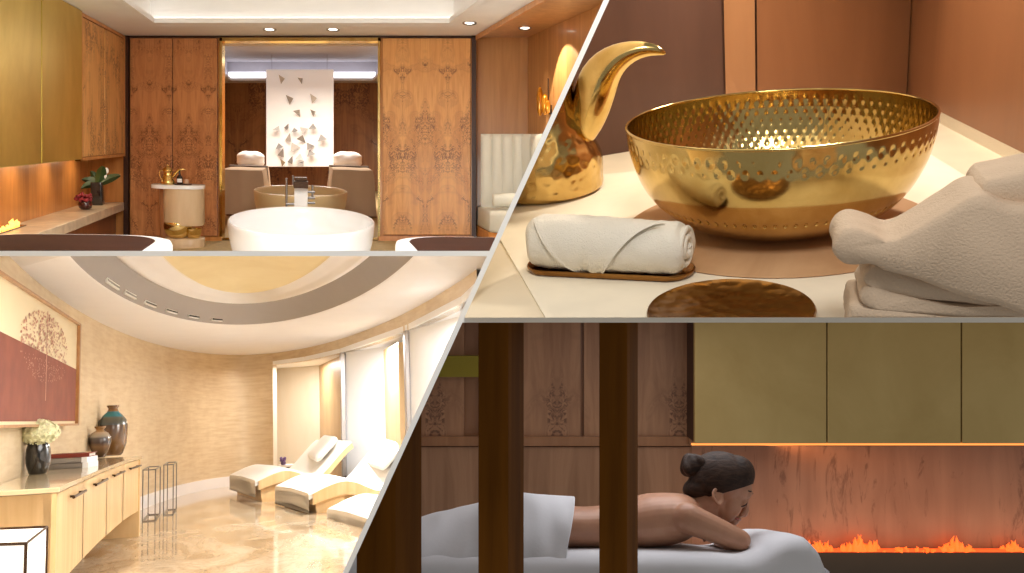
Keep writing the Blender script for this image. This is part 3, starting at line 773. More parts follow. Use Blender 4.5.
# rolled towel on its tray
tc = T2(609, 273); tl, tr = T2(531, 266), T2(690, 273)
ax = (tr - tl); ln = ax.length; ang = math.atan2(ax.y, ax.x); Mz = Matrix.Rotation(ang, 3, 'Z')
tray = thing('towel_tray', 'narrow oval brass tray under the rolled white towel', 'tray', R2, tc + V(0, 0, .003))
o = rrect(ln * 1.03, .085, .042, 12)
m = MB(); loft(m, o, [(.90, .0035), (.98, .006), (1.0, .013), (.99, .015), (.965, .013), (.94, .007), (.02, .006)], tc, Mz); m.build('dish', M_plate, R2, tray, smooth=1.2)
RT = .050; c0 = tc + V(0, .0, .008 + RT * .90); LT = ln * .97
ax1 = Mz @ V(math.cos(-.06), math.sin(-.06), 0); ay = V(-ax1.y, ax1.x, 0); az = V(0, 0, 1)
tw = thing('rolled_towel', 'white terry hand towel rolled up on the narrow brass tray', 'towel', R2, V(tc.x, tc.y, tc.z + .008))
def TC(s, a, r): return c0 + ax1 * s + ay * (r * math.cos(a) * 1.02) + az * (r * math.sin(a) * .92)
rows = []
NL = 70
for i in range(NL + 1):
    q = i / NL; s = (q - .5) * LT; e = min(q, 1 - q) * LT
    rr = RT * (1 - .30 * max(0, 1 - e / .022) ** 2.2) * (1.0 + .05 * math.sin(q * 5))
    rows.append([TC(s + (.004 * math.cos(a * 2) if e < .01 else 0), a, rr + .0018 * nz((q * 18, math.cos(a) * 2, math.sin(a) * 2)) + .0009 * nz((q * 120, math.cos(a) * 16, math.sin(a) * 16))) for a in [2 * PI * k / 72 for k in range(72)]])
for k_ in (.7, .45, .2):
    rows.append([p * k_ + (c0 + ax1 * (LT / 2 - .012 * (1 - k_))) * (1 - k_) for p in rows[NL]])
m = MB(); m.grid(rows, cv=True, caps=True); m.build('roll', M_terry, R2, tw, smooth=1.3)
# spiral at the near right end
pts = []
for i in range(70):
    a = i / 69 * 4.3 * PI; r = .007 + .033 * i / 69
    pts.append(TC(LT / 2 - .004 + .004 * (1 - i / 69), -a + .6, r))
m = MB(); m.tube(pts, .0052, 8); m.build('coil_end', M_terry, R2, tw, smooth=True)
# pointed flap folded over the roll
rows = []
aT, aB = PI * .62, PI * 1.36               # from behind the crest down the near side
sL0, sR0, sTip = -LT * .44, LT * .40, -LT * .06
for i in range(41):
    t = i / 40; a = aT + (aB - aT) * t
    e = t ** 1.15
    l_ = sL0 + (sTip - .014 - sL0) * e; r_ = sR0 + (sTip + .012 - sR0) * min(1, t ** .62)
    row = []
    for j in range(25):
        q = j / 24; s = l_ + (r_ - l_) * q
        fold = .0035 * math.sin(q * 9 + t * 2) * (1 - abs(2 * q - 1)) + .0022 * (q < .06 or q > .94)
        row.append(TC(s, a, RT * 1.03 + .005 + fold))
    rows.append(row)
m = MB(); m.grid(rows + [[p + (c0 + ax1 * (p - c0).dot(ax1) - p).normalized() * .006 for p in r] for r in rows[::-1]], cu=True); m.build('flap', M_terry, R2, tw, smooth=1.2, sub=1)
# bronze plate at the lower edge
pp = T2(730, 318); rp = 82 * pp.y / 900 * 1.06
m = MB(); m.lathe([(rp * .5, .004), (rp * .96, .008), (rp, .014), (rp * .985, .0165), (rp * .93, .012), (rp * .6, .0095), (.001, .009)], pp, 96)
tag(m.build('bronze_plate', M_plate, R2, smooth=1.2), 'round hammered bronze plate at the lower edge of the table', 'plate')
# stack of folded towels at right
def towel(top, bot, y0, wid, label, nm='folded_towel', seed=0):
    """closed outline (as seen from the front) carried back as a soft folded cloth"""
    out = top + bot[::-1]
    cen = V(sum(p[0] for p in out) / len(out), sum(p[1] for p in out) / len(out), 0)
    # resample outline
    P = [Vector(p) for p in out]; seg = []
    for i in range(len(P)):
        a_, b_, c_, d_ = P[i - 1], P[i], P[(i + 1) % len(P)], P[(i + 2) % len(P)]
        for q in range(5):
            t_ = q / 5; seg.append(.5 * ((2 * b_) + (c_ - a_) * t_ + (2 * a_ - 5 * b_ + 4 * c_ - d_) * t_ ** 2 + (3 * b_ - a_ - 3 * c_ + d_) * t_ ** 3))
    rows = []
    for k in range(17):
        t_ = k / 16; y = y0 + wid * t_; e = min(t_, 1 - t_) * 2
        ins = 1 - (1 - min(1, e * 5)) ** 2
        row = []
        for p in seg:
            c_ = R2.ony(p.x, p.y, y0); cc = R2.ony(cen.x, cen.y, y0)
            sh = .80 + .20 * ins
            row.append(V(cc.x + (c_.x - cc.x) * (.96 + .04 * ins) + .003 * nz((t_ * 4, c_.z * 30, seed)), y, cc.z + (c_.z - cc.z) * sh + .004 * nz((c_.x * 16 + seed, t_ * 3, c_.z * 9))))
        rows.append(row)
    m = MB(); m.grid(rows, cv=True, caps=True); o = m.build(nm, M_terry2, R2, smooth=1.3)
    return tag(o, label, 'towel', 'stacked towels at the right of the table')
yT = T2(930, 330).y - .10
yy = lambda: yT
towel([(850, 314), (856, 306), (885, 308), (940, 314), (1050, 320)], [(848, 326), (854, 343), (900, 346), (960, 348), (1050, 353)], yT, .10, 'folded grey beige towel at the bottom of the stack beside the bowl', seed=1)
towel([(864, 291), (873, 286), (905, 294), (950, 304), (1050, 312)], [(860, 300), (868, 309), (900, 312), (950, 316), (1050, 322)], yT, .10, 'second folded grey beige towel from the bottom of the stack', seed=2)
towel([(868, 270), (878, 264), (905, 270), (955, 288), (1050, 308)], [(863, 280), (872, 289), (905, 295), (950, 305), (1050, 316)], yT + .002, .10, 'folded grey beige towel just under the draped top towel of the stack', seed=3)
towel([(834, 245), (840, 235), (853, 231), (872, 236), (893, 243), (920, 230), (950, 213), (980, 197), (1010, 206), (1060, 221)], [(835, 256), (847, 266), (872, 266), (888, 274), (920, 284), (960, 296), (1000, 308), (1060, 320)], yT - .02, .10, 'draped grey beige towel with a rounded nose on top of the stack', seed=4)
towel([(980, 196), (985, 185), (1000, 180), (1060, 176)], [(984, 208), (1000, 219), (1018, 229), (1060, 238)], yT + .01, .10, 'grey beige rolled towel end lying highest on the stack at the right edge', nm='rolled_cloth', seed=5)
# ================================================================ ROOM 3: oval relaxation room
FL, CE = -.512, .513
M_straw = NT('straw_wallcover'); _v = M_straw.coord((1, 1, 1))
_c = M_straw.ramp(M_straw.noise(_v, 5, 5, .65, .4), [(.3, rgb(206, 180, 142)), (.7, rgb(226, 206, 172))])
_g = M_straw.ramp(M_straw.noise(M_straw.coord((6, 6, 60)), 1, 4), [(.35, rgb(200, 172, 132)), (.6, rgb(232, 214, 184))])
M_straw = M_straw.fin(M_straw.mix(.35, _c, _g), .4, .05)
M_niche = wood('niche_panel', rgb(238, 228, 210), rgb(230, 216, 192), (5, 5, 1), .45)
M_nichew = wood('niche_wood', rgb(206, 172, 124), rgb(184, 148, 100), (12, 12, 1.5), .4)
M_marb = NT('beige_marble'); _v = M_marb.coord((1, .55, 1))
_a = M_marb.ramp(M_marb.noise(_v, 3.2, 6, .62, 1.6), [(.3, rgb(150, 118, 82)), (.46, rgb(204, 178, 142)), (.62, rgb(226, 206, 176)), (.8, rgb(188, 158, 118))])
_w = M_marb.ramp(M_marb.noise(_v, 6, 7, .7, 3), [(.46, (0, 0, 0)), (.5, (1, 1, 1)), (.54, (0, 0, 0))])
M_marb = M_marb.fin(M_marb.mix(M_marb.math('MULTIPLY', _w, .35), _a, rgb(130, 96, 62)), .1, 0, .3)
M_ceil3 = plain('lilac_white_plaster', rgb(240, 236, 234), .7, var=.015)
M_cove3 = plain('grey_cove_plaster', rgb(150, 142, 136), .7, var=.03)
M_dome = brushed('gold_leaf_dome', rgb(224, 202, 150), rgb(236, 218, 172), .6, (2, 2, 2), .0)
M_oak = wood('pale_oak', rgb(232, 198, 146), rgb(210, 172, 118), (22, 22, 2), .4)
M_top = plain('beige_stone_top', rgb(214, 194, 158), .12, 0, .4, .1, 10)
M_cush = cloth('cream_cushion', rgb(248, 242, 232), bs=120, bump=.15, var=.02)
M_screen = plain('white_screen', rgb(250, 250, 250), .5, var=.01)
M_alu = plain('brushed_column', rgb(176, 170, 166), .35, .6)
EX, EY, EA, EB = .115, 3.9, .77, 3.66
def ell3(a, e=0): return V(EX + (EA + e) * math.cos(a), EY + (EB + e) * math.sin(a), 0)
def pr3(p):
    q = R3.R @ Vector(p); return CX + F * q.x / q.y, CY - F * q.z / q.y
def ang(u):                              # wall angle whose column falls at u
    best = (1e9, 0)
    for q in range(3000):
        a = PI * 1.35 - q * .0015; p = ell3(a)
        if p.y > 2.2: best = min(best, (abs(pr3((p.x, p.y, .1))[0] - u), a))
    return best[1]
def wallx(Y): return EX - EA * math.sqrt(max(0, 1 - ((Y - EY) / EB) ** 2))
a273, a341, a345, a405, a410 = (ang(u) for u in (273, 341, 345, 405, 410))
UP = lambda p, z: V(p.x, p.y, z)
def at(u, Y):
    p = R3.ony(u, 440, Y); return V(p.x, p.y, 0)
# floor
m = MB(); m.slab([V(-1.6, 1.4, FL), V(2.2, 1.4, FL), V(2.2, 9, FL), V(-1.6, 9, FL)], V(0, 0, -.03)); m.build('floor_marble', M_marb, R3, kind='structure')
# curved wall (solid from left round to the niches), band above the niches
def arc(a0, a1, z0, z1, n, th=.05):
    aa = [a0 + (a1 - a0) * i / n for i in range(n + 1)]
    i0 = [ell3(a) for a in aa]; o0 = [ell3(a, th) for a in aa]
    rows = [[UP(p, z0) for p in i0], [UP(p, z1) for p in i0], [UP(p, z1) for p in o0], [UP(p, z0) for p in o0]]
    m = MB(); m.grid(rows, cu=True)
    return m
arc(PI * 1.27, a273, FL, CE + .03, 90).build('wall_curved', M_straw, R3, kind='structure', smooth=1.0)
ZB = .42
arc(a273, -.2, ZB, CE + .03, 50).build('wall_band', M_straw, R3, kind='structure', smooth=1.0)
m = arc(PI * 1.27, a273, FL, FL + .075, 90, -.018); m.build('baseboard_curved', M_ceil3, R3, kind='structure', smooth=1.0)
# ceiling with its stepped oval
def ring(prof, mt, nm, parent=None, n=128, smooth=1.0):
    rows = []
    for cx, cy, a, b, z in prof:
        rows.append([V(cx + a * math.cos(2 * PI * k / n), cy + b * math.sin(2 * PI * k / n), z) for k in range(n)])
    m = MB(); m.grid(rows, cv=True); 
    return m.build(nm, mt, R3, parent, base=None if parent else V(.04, 3, .5), smooth=smooth, kind=None if parent else 'structure')
HX, HY, HA, HB = .06, 3.15, .535, 2.03
ce = ring([(EX, EY, EA + .1, EB + .2, CE), (HX, HY, HA, HB, CE), (HX, HY, HA - .005, HB - .01, CE + .006)], M_ceil3, 'ceiling_oval', None)
ring([(HX, HY, HA - .005, HB - .01, CE + .006), (HX, HY, HA - .02, HB - .06, CE + .03), (HX, HY, .475, 1.80, .600), (HX, HY, .465, 1.775, .612)], M_cove3, 'cove', ce)
ring([(HX, HY, .467, 1.775, .610), (HX, HY, .452, 1.765, .604), (.063, HY, .435, 1.762, .612), (.064, HY, .425, 1.76, .628), (.066, HY, .405, 1.757, .634), (.068, HY, .385, 1.755, .646), (.07, HY, .352, 1.75, .66)], M_ceil3, 'stepped_ring', ce)
ring([(.07, HY, .356, 1.755, .658), (.07, HY, .34, 1.68, .672), (.07, HY, .2, 1.05, .70), (.07, HY, .02, .1, .71)], M_dome, 'dome', ce)
ring([(EX, EY, EA + .15, EB + .25, CE + .04), (EX, EY, EA + .15, EB + .25, .80), (.07, HY, .02, .1, .80)], M_ceil3, 'upper_slab', ce)
# linear diffusers in the cove
for i, (u, v) in enumerate(((112.5, 288.5), (130, 299.5), (150, 307), (171, 314.5), (193, 319), (216.5, 321.3))):
    a = math.atan2
    pts = []
    best = min((abs(pr3((HX + (HA - .02) * math.cos(q), HY + (HB - .05) * math.sin(q), CE + .025))[0] - u), q) for q in [PI * .45 + .002 * z for z in range(900)])[1]
    dq = .052 if i else .06
    rows_ = []
    for q in [best - dq + dq * 2 * z / 6 for z in range(7)]:
        p = V(HX + (HA - .016) * math.cos(q), HY + (HB - .045) * math.sin(q), 0); nrm = -V(math.cos(q) / HA, math.sin(q) / HB, 0).normalized()
        rows_.append([UP(p, CE + .016), UP(p, CE + .034), UP(p + nrm * .008, CE + .034), UP(p + nrm * .008, CE + .016)])
    m = MB(); m.grid(rows_, cv=True, caps=True)
    d = m.build('air_diffuser', M_board, R3, smooth=False); d['group'] = 'linear air diffusers in the ceiling cove'
    tag(d, 'linear white air slot in the oval ceiling cove, number %s counting from the left' % ('one', 'two', 'three', 'four', 'five', 'six')[i], 'air vent', d['group'])
    m = MB(); m.grid([[ (r[3] + (r[2] - r[3]) * .28) + (r[2] - r[1]) * .15 for r in rows_], [(r[3] + (r[2] - r[3]) * .72) + (r[2] - r[1]) * .15 for r in rows_]]); m.build('slot', M_blk, R3, d)
# niches
P273, P341, P345, P405, P410 = (ell3(a) for a in (a273, a341, a345, a405, a410))

def wallq(a, b, z0, z1, th=.03):
    m = MB(); n_ = (b - a).cross(V(0, 0, 1)).normalized()
    if n_.y < 0: n_ = -n_
    return m.slab([UP(a, z0), UP(b, z0), UP(b, z1), UP(a, z1)], n_ * th)
n0, n1 = at(262, 8.1), at(320, 7.7)
wallq(P273, n0, FL, ZB + .02).build('wall_niche_side', M_niche, R3, kind='structure')
wallq(n0, n1, FL, ZB + .02).build('wall_niche_back', M_niche, R3, kind='structure')
wallq(n1, at(346, 6.3), FL, ZB + .02).build('wall_niche_wood', M_nichew, R3, kind='structure')
wallq(at(346, P345.y + .05), at(391, P405.y + 1.0), FL, ZB + .02).build('wall_screen', M_screen, R3, kind='structure')
wallq(at(390.5, P405.y + .9), at(406, P405.y + .3), FL, ZB - .03).build('wall_niche_wood_strip', M_nichew, R3, kind='structure')
wallq(at(411, P410.y + .05), at(520, 3.4), FL, ZB + .02).build('wall_screen_right', M_screen, R3, kind='structure')
m = MB(); m.slab([UP(q, ZB) for q in (ell3(a273, -.0), at(255, 8.3), at(420, 8.3), at(560, 4.5), at(520, 2.4), ell3(a410 - .3, .0), ell3(a410), ell3(a405), ell3(a341), ell3((a273 + a341) / 2))], V(0, 0, .03))
m.build('ceiling_niche', M_screen, R3, kind='structure')
for i, (pa, pb, wd) in enumerate(((P341, P345, .03), (P405, P410, .022))):
    c = (pa + pb) / 2; m = MB(); m.box((c.x, c.y, (FL + ZB) / 2), (wd, .05, ZB - FL)); m.build('column_%d' % (i + 1), M_alu, R3, kind='structure', bevel=.003)
c = at(302, 7.2); area('niche_lamp', R3, UP(c, ZB - .012), UP(c, FL), .22, E['p3nic'] * .5, (1, .97, .93), .5)
c = at(366, 5.2); area('niche_lamp', R3, UP(c, ZB - .012), UP(c, FL), .2, E['p3nic'] * 1.3, (.96, .98, 1), .4)
c = at(425, 3.7); area('niche_lamp', R3, UP(c, ZB - .012), UP(c, FL), .2, E['p3nic'] * 1.0, (.96, .98, 1), .3)
# painting
M_pcream = plain('print_cream', rgb(240, 224, 186), .35, var=.02)
M_pred = NT('print_maroon'); _v = M_pred.coord((1, 1, 1))
M_pred = M_pred.fin(M_pred.ramp(M_pred.noise(_v, 9, 4), [(.3, rgb(112, 54, 40)), (.7, rgb(136, 72, 54))]), .55, 0, 0, .2)
M_pdot = plain('print_dots', rgb(188, 128, 104), .4); M_pdot2 = plain('print_dots_pale', rgb(166, 104, 82), .4)
M_fr = wood('thin_wood_frame', rgb(190, 138, 84), rgb(150, 100, 56), (20, 20, 20))
q0, q1 = at(74.5, 4.13), at(-13, 2.68)
qn = V((q1 - q0).y, -(q1 - q0).x, 0).normalized(); qn = qn if qn.x > 0 else -qn
zt0, zb0 = .422, .010
pa = thing('framed_print', 'large framed print of a dotted red tree on cream and maroon', 'picture', R3, UP((q0 + q1) / 2, zb0))
def PP(s, h, e=0): return UP(q0 + (q1 - q0) * s, zb0 + (zt0 - zb0) * h) + qn * e
m = MB(); m.slab([PP(0, 0, -.01), PP(1, 0, -.01), PP(1, 1, -.01), PP(0, 1, -.01)], qn * .012); m.build('paper', M_pcream, R3, pa)
m = MB(); m.slab([PP(.015, .03, .002), PP(1, .03, .002), PP(1, .63, .002), PP(.015, .545, .002)], qn * .0015); m.build('maroon_field', M_pred, R3, pa)
m = MB()
for s0, s1, h0, h1 in ((-.012, .008, -.012, 1.012), (.99, 1.01, -.012, 1.012), (-.012, 1.01, -.014, .006), (-.012, 1.01, .992, 1.012)):
    m.slab([PP(s0, h0, -.012), PP(s1, h0, -.012), PP(s1, h1, -.012), PP(s0, h1, -.012)], qn * .026)
m.build('frame', M_fr, R3, pa)
md, md2 = MB(), MB()
sC, hC = .47, .66
for i in range(620):
    a = random.uniform(0, 2 * PI); r = math.sqrt(random.random())
    s = sC + .30 * r * math.cos(a); h = hC + .27 * r * math.sin(a)
    if random.random() < .3 * (abs(h - hC) < .05): continue
    up = h > .545 + .09 * s
    if not up and random.random() < .25: continue
    rr = random.uniform(.0025, .0052) if up else random.uniform(.0018, .0032)
    c = PP(s, h if up else h - .05, .0042); al = (q1 - q0).normalized()
    (md if up else md2).add([c + (al * math.cos(t) * 1.9 + V(0, 0, 1) * math.sin(t)) * rr for t in [q * PI / 3 for q in range(6)]], [(0, 1, 2, 3, 4, 5)])
m = md; m.slab([PP(sC - .004, .2, .004), PP(sC + .004, .2, .004), PP(sC + .003, .95, .004), PP(sC - .003, .95, .004)], qn * .0003)
md.build('dotted_crown', M_pdot, R3, pa, kind='stuff'); md2.build('dotted_reflection', M_pdot2, R3, pa, kind='stuff')
# sideboard
ZT = -.150
def S(u, v): return R3.onz(u, v, ZT)
fe = [(57, 487.6), (66, 483.6), (75, 479.8), (88, 474.2), (100, 469.2), (112.5, 464.6), (125, 460.2), (133, 458), (141, 456)]
fp = [S(*q) for q in fe]
bk = [V(wallx(y_) + .012, y_, ZT) for y_ in [fp[-1].y + (fp[0].y - fp[-1].y) * q / 6 for q in range(7)]]
sb = thing('sideboard', 'pale oak sideboard with a curved front and beige stone top along the curved wall', 'sideboard', R3, V(-.58, 3.2, FL))
m = MB(); m.slab([p + V(.006, 0, 0) for p in fp] + bk, V(0, 0, -.013)); m.build('stone_top', M_top, R3, sb, bevel=.002)
ZL = -.392
inn = [p + V(-.012, 0, 0) for p in fp]
m = MB(); m.slab([UP(p, ZT - .014) for p in inn + bk], V(0, 0, ZL - ZT + .014)); m.build('carcass', M_oak, R3, sb)
m = MB(); a, b = fp[0], bk[-1]; m.slab([UP(a, ZT - .014), UP(b, ZT - .014), UP(b, -.24), UP(a, -.24)], V(0, .01, 0)); m.build('end_panel', M_oak, R3, sb)
m = MB(); a, b = fp[-1], bk[0]; m.slab([UP(a, ZT - .014), UP(b, ZT - .014), UP(b, FL), UP(a, FL)], V(0, -.06, 0)); m.build('end_panel', M_oak, R3, sb)
m = MB(); a = fp[0]; m.slab([UP(a, -.238), UP(a + V(-.05, 0, 0), -.238), UP(a + V(-.05, 0, 0), FL), UP(a, FL)], V(0, .05, 0)); m.build('leg', M_oak, R3, sb)
def fpt(u):                                  # point on the front edge by pixel column
    for i in range(len(fe) - 1):
        if fe[i][0] <= u <= fe[i + 1][0]:
            t = (u - fe[i][0]) / (fe[i + 1][0] - fe[i][0]); return fp[i].lerp(fp[i + 1], t)
    return fp[-1]
for (u0, u1, uh) in ((57.5, 83.3, 74.5), (84, 106.6, 97.3), (107.2, 123.2, 115.8), (123.8, 139.2, 132.5)):
    us = [u0 + (u1 - u0) * i / 6 for i in range(7)]
    P_ = [fpt(u) for u in us]
    rows = [[UP(p, ZT - .016) for p in P_], [UP(p, ZL - .004) for p in P_], [UP(p + V(-.012, 0, 0), ZL - .004) for p in P_], [UP(p + V(-.012, 0, 0), ZT - .016) for p in P_]]
    m = MB(); m.grid(rows, cu=True, caps=False); d = m.build('door', M_oak, R3, sb)
    wv = 6.2 if uh < 90 else (6 if uh < 110 else 5.2)
    a, b = fpt(uh - wv), fpt(uh + wv); m = MB(); off = V(.014, 0, -.040)
    m.tube([a + off, b + off], .0042, 8)
    m.tube([a.lerp(b, .15) + V(0, 0, -.04), a.lerp(b, .15) + off], .003, 6); m.tube([a.lerp(b, .85) + V(0, 0, -.04), a.lerp(b, .85) + off], .003, 6)
    m.build('handle', M_bronze, R3, d, smooth=1.0)
def lath(name, u, v, prof, mt, label, cat, sq=1.0, fnn=None):
    c = S(u, v); px = c.y / 900
    m = MB(); m.lathe([(r * px, z * px) for r, z in prof], c, 40, fn=fnn); return c, px, m
# black vase of hydrangea
c, px, m = lath('v', 37.7, 474.2, ((.1, 0), (6.5, 0), (7.5, 1), (9.6, 8), (10.3, 15), (9.8, 22), (8, 28), (6.6, 31), (6.2, 31), (7, 27), (8.5, 20), (.1, 10)), M_blk, '', '')
vz = thing('flower_vase', 'black oval vase of pale yellow hydrangea on the sideboard', 'vase', R3, c); m.build('vessel', M_blk, R3, vz, smooth=1.0)
m = MB(); hc = c + V(-.8 * px, 0, 36.5 * px)
for i in range(230):
    d = V(random.gauss(0, 1), random.gauss(0, 1), random.gauss(0, 1)).normalized()
    p = hc + V(d.x * 17.5 * px, d.y * 16 * px, d.z * 10.8 * px) * (1 + .1 * nz(d * 3)); nn = d
    t1 = nn.cross(V(.3, .2, 1)).normalized(); t2 = nn.cross(t1); r = random.uniform(1.5, 2.3) * px; a0 = random.uniform(0, 6)
    for k in range(4):
        a = a0 + k * PI / 2; e = t1 * math.cos(a) + t2 * math.sin(a); f_ = nn.cross(e)
        m.add([p, p + e * r * .7 + f_ * r * .5 + nn * r * .25, p + e * r * 1.3 + nn * r * .35, p + e * r * .7 - f_ * r * .5 + nn * r * .25], [(0, 1, 2, 3)])
m.ell(hc, (16.5 * px, 15 * px, 10 * px), 18, 12)
m.build('hydrangea', plain('hydrangea_petals', rgb(240, 236, 194), .7, var=.2, vs=60), R3, vz)
# urns
M_urn = NT('brown_smoked_glass'); _v = M_urn.coord((1, 1, 1), 'Generated'); _s = M_urn.n('ShaderNodeSeparateXYZ'); M_urn.l(_v, _s.inputs[0])
M_urn = M_urn.fin(M_urn.ramp(_s.outputs[2], [(0, rgb(84, 56, 26)), (.3, rgb(104, 72, 36)), (.60, rgb(74, 52, 34)), (.615, rgb(66, 72, 72)), (.75, rgb(92, 92, 80)), (.79, rgb(30, 120, 136)), (.87, rgb(28, 110, 126)), (.89, rgb(120, 84, 40)), (1, rgb(96, 60, 26))]), .22, .1, .5)
M_urn2 = NT('brown_cut_glass'); _v = M_urn2.coord((1, 1, 1), 'Generated'); _s = M_urn2.n('ShaderNodeSeparateXYZ'); M_urn2.l(_v, _s.inputs[0])
M_urn2 = M_urn2.fin(M_urn2.ramp(_s.outputs[2], [(0, rgb(54, 36, 26)), (.35, rgb(112, 82, 54)), (.48, rgb(66, 50, 44)), (.62, rgb(74, 66, 64)), (.68, rgb(150, 140, 128)), (.8, rgb(170, 150, 124)), (.84, rgb(150, 112, 70)), (1, rgb(130, 90, 46))]), .2, .1, .5)
c, px, m = lath('u', 112.2, 455.4, ((.1, 0), (7.5, 0), (9, 2), (11.8, 10), (12.8, 19), (12.9, 27), (11.5, 32), (8, 36.5), (5.2, 39), (4.2, 41), (3.9, 42), (5.4, 44.2), (5.2, 45), (.1, 44)), M_urn, '', '')
tag(m.build('glass_urn', M_urn, R3, smooth=1.0), 'taller brown glass urn with a teal collar at the far end of the sideboard', 'urn')
c, px, m = lath('u', 99.6, 457.6, ((.1, 0), (4, 0), (5, 1), (8, 8), (9.6, 14), (9.4, 18), (7, 22), (4, 23.7), (3.3, 25), (5, 27.4), (4.8, 28), (.1, 27)), M_urn2, '', '')
tag(m.build('glass_urn', M_urn2, R3, smooth=1.0), 'shorter brown cut glass urn in front of the tall teal collared urn', 'urn')
# books
zz = ZT
M_bks = [(plain('grey_cover', rgb(132, 124, 116), .5), 'grey book at the bottom of the stack on the sideboard'), (plain('pale_grey_cover', rgb(158, 148, 138), .5), 'pale grey book in the middle of the stack on the sideboard'), (plain('red_cover', rgb(132, 50, 34), .45), 'red covered book on top of the stack on the sideboard')]
cB = S(68, 468.5); pxb = cB.y / 900
for i, (mt, lb) in enumerate(M_bks):
    w_, d_, h_ = ((38, .15, 4.6), (37, .14, 4.6), (36, .14, 3.4))[i]; w_ *= pxb; h_ *= pxb
    rz = (-.10, -.13, -.06)[i]; cc = V(cB.x + (0, -.002, .0)[i], cB.y + .06 + (0, .01, .02)[i], zz)
    bk_ = thing('book', lb, 'book', R3, cc, 'books on the sideboard'); M = Matrix.Rotation(rz, 3, 'Z')
    m = MB(); th = h_ * .14
    m.box(cc + V(0, 0, th / 2), (w_, d_, th), M=M); m.box(cc + V(0, 0, h_ - th / 2), (w_, d_, th), M=M); m.box(cc + M @ V(0, -d_ / 2 + .002, h_ / 2), (w_, .004, h_), M=M); m.build('cover', mt, R3, bk_)
    m = MB(); m.box(cc + M @ V(-.002, .002, h_ / 2), (w_ - .008, d_ - .008, h_ - 2.1 * th), M=M); m.build('pages', M_cush, R3, bk_)
    if i < 2:
        m = MB(); m.box(cc + M @ V(w_ * .44, -d_ * .01, h_ / 2), (w_ * .125, d_ * 1.004, h_ * 1.01), M=M); m.build('spine_band', M_screen, R3, bk_)
    zz += h_ + .0004
# lit cube table at lower left
gz = -.226
M_glow = emit('lit_glass', (1, .95, .88, 1), .75)
cu = thing('light_cube', 'glowing white cube table with dark metal edges at lower left', 'side table', R3, V(-.66, 2.13, FL))
tp = [R3.onz(u, v, gz) for u, v in ((-50, 531), (47, 527), (26, 543.5), (-50, 546))]
m = MB(); ctr = (tp[0] + tp[1] + tp[2] + tp[3]) / 4
m.slab([p.lerp(ctr, .015) - V(0, 0, .002) for p in tp], V(0, 0, FL - gz + .004)); m.build('glass_box', M_glow, R3, cu)
m = MB(); e = .0032
for i in range(4):
    a, b = tp[i], tp[(i + 1) % 4]; m.tube([a, b], e, 4); m.tube([UP(a, FL + e), UP(b, FL + e)], e, 4); m.tube([a, UP(a, FL)], e, 4)
m.build('metal_frame', M_bronze, R3, cu)
# wire cubes
def wire(name, x0, x1, y0, y1, z1, label):
    o = thing(name, label, 'stand', R3, V((x0 + x1) / 2, (y0 + y1) / 2, FL), 'wire frame stands')
    e = .0055; k = 0
    m = MB()
    for z in (FL + e / 2, z1):
        for x in (x0, x1): m.box((x, (y0 + y1) / 2, z), (e, y1 - y0, e))
        for y in (y0, y1): m.box(((x0 + x1) / 2, y, z), (x1 - x0, e, e))
    m.build('rails', M_steel, R3, o)
    for x in (x0, x1):
        for y in (y0, y1):
            m = MB(); m.box((x, y, (FL + z1) / 2), (e, e, z1 - FL)); m.build('post', M_steel, R3, o)
a = R3.onz(155, 521, FL); wire('wire_stand', a.x - .062, a.x, a.y, a.y + .35, R3.ony(155, 469.5, a.y).z, 'slim metal wire frame stand next to the end of the sideboard')
a = R3.onz(173, 515, FL); wire('wire_stand', a.x - .050, a.x, a.y, a.y + .32, R3.ony(173, 464.5, a.y).z, 'slim metal wire frame stand farther from the sideboard, against the curved wall')
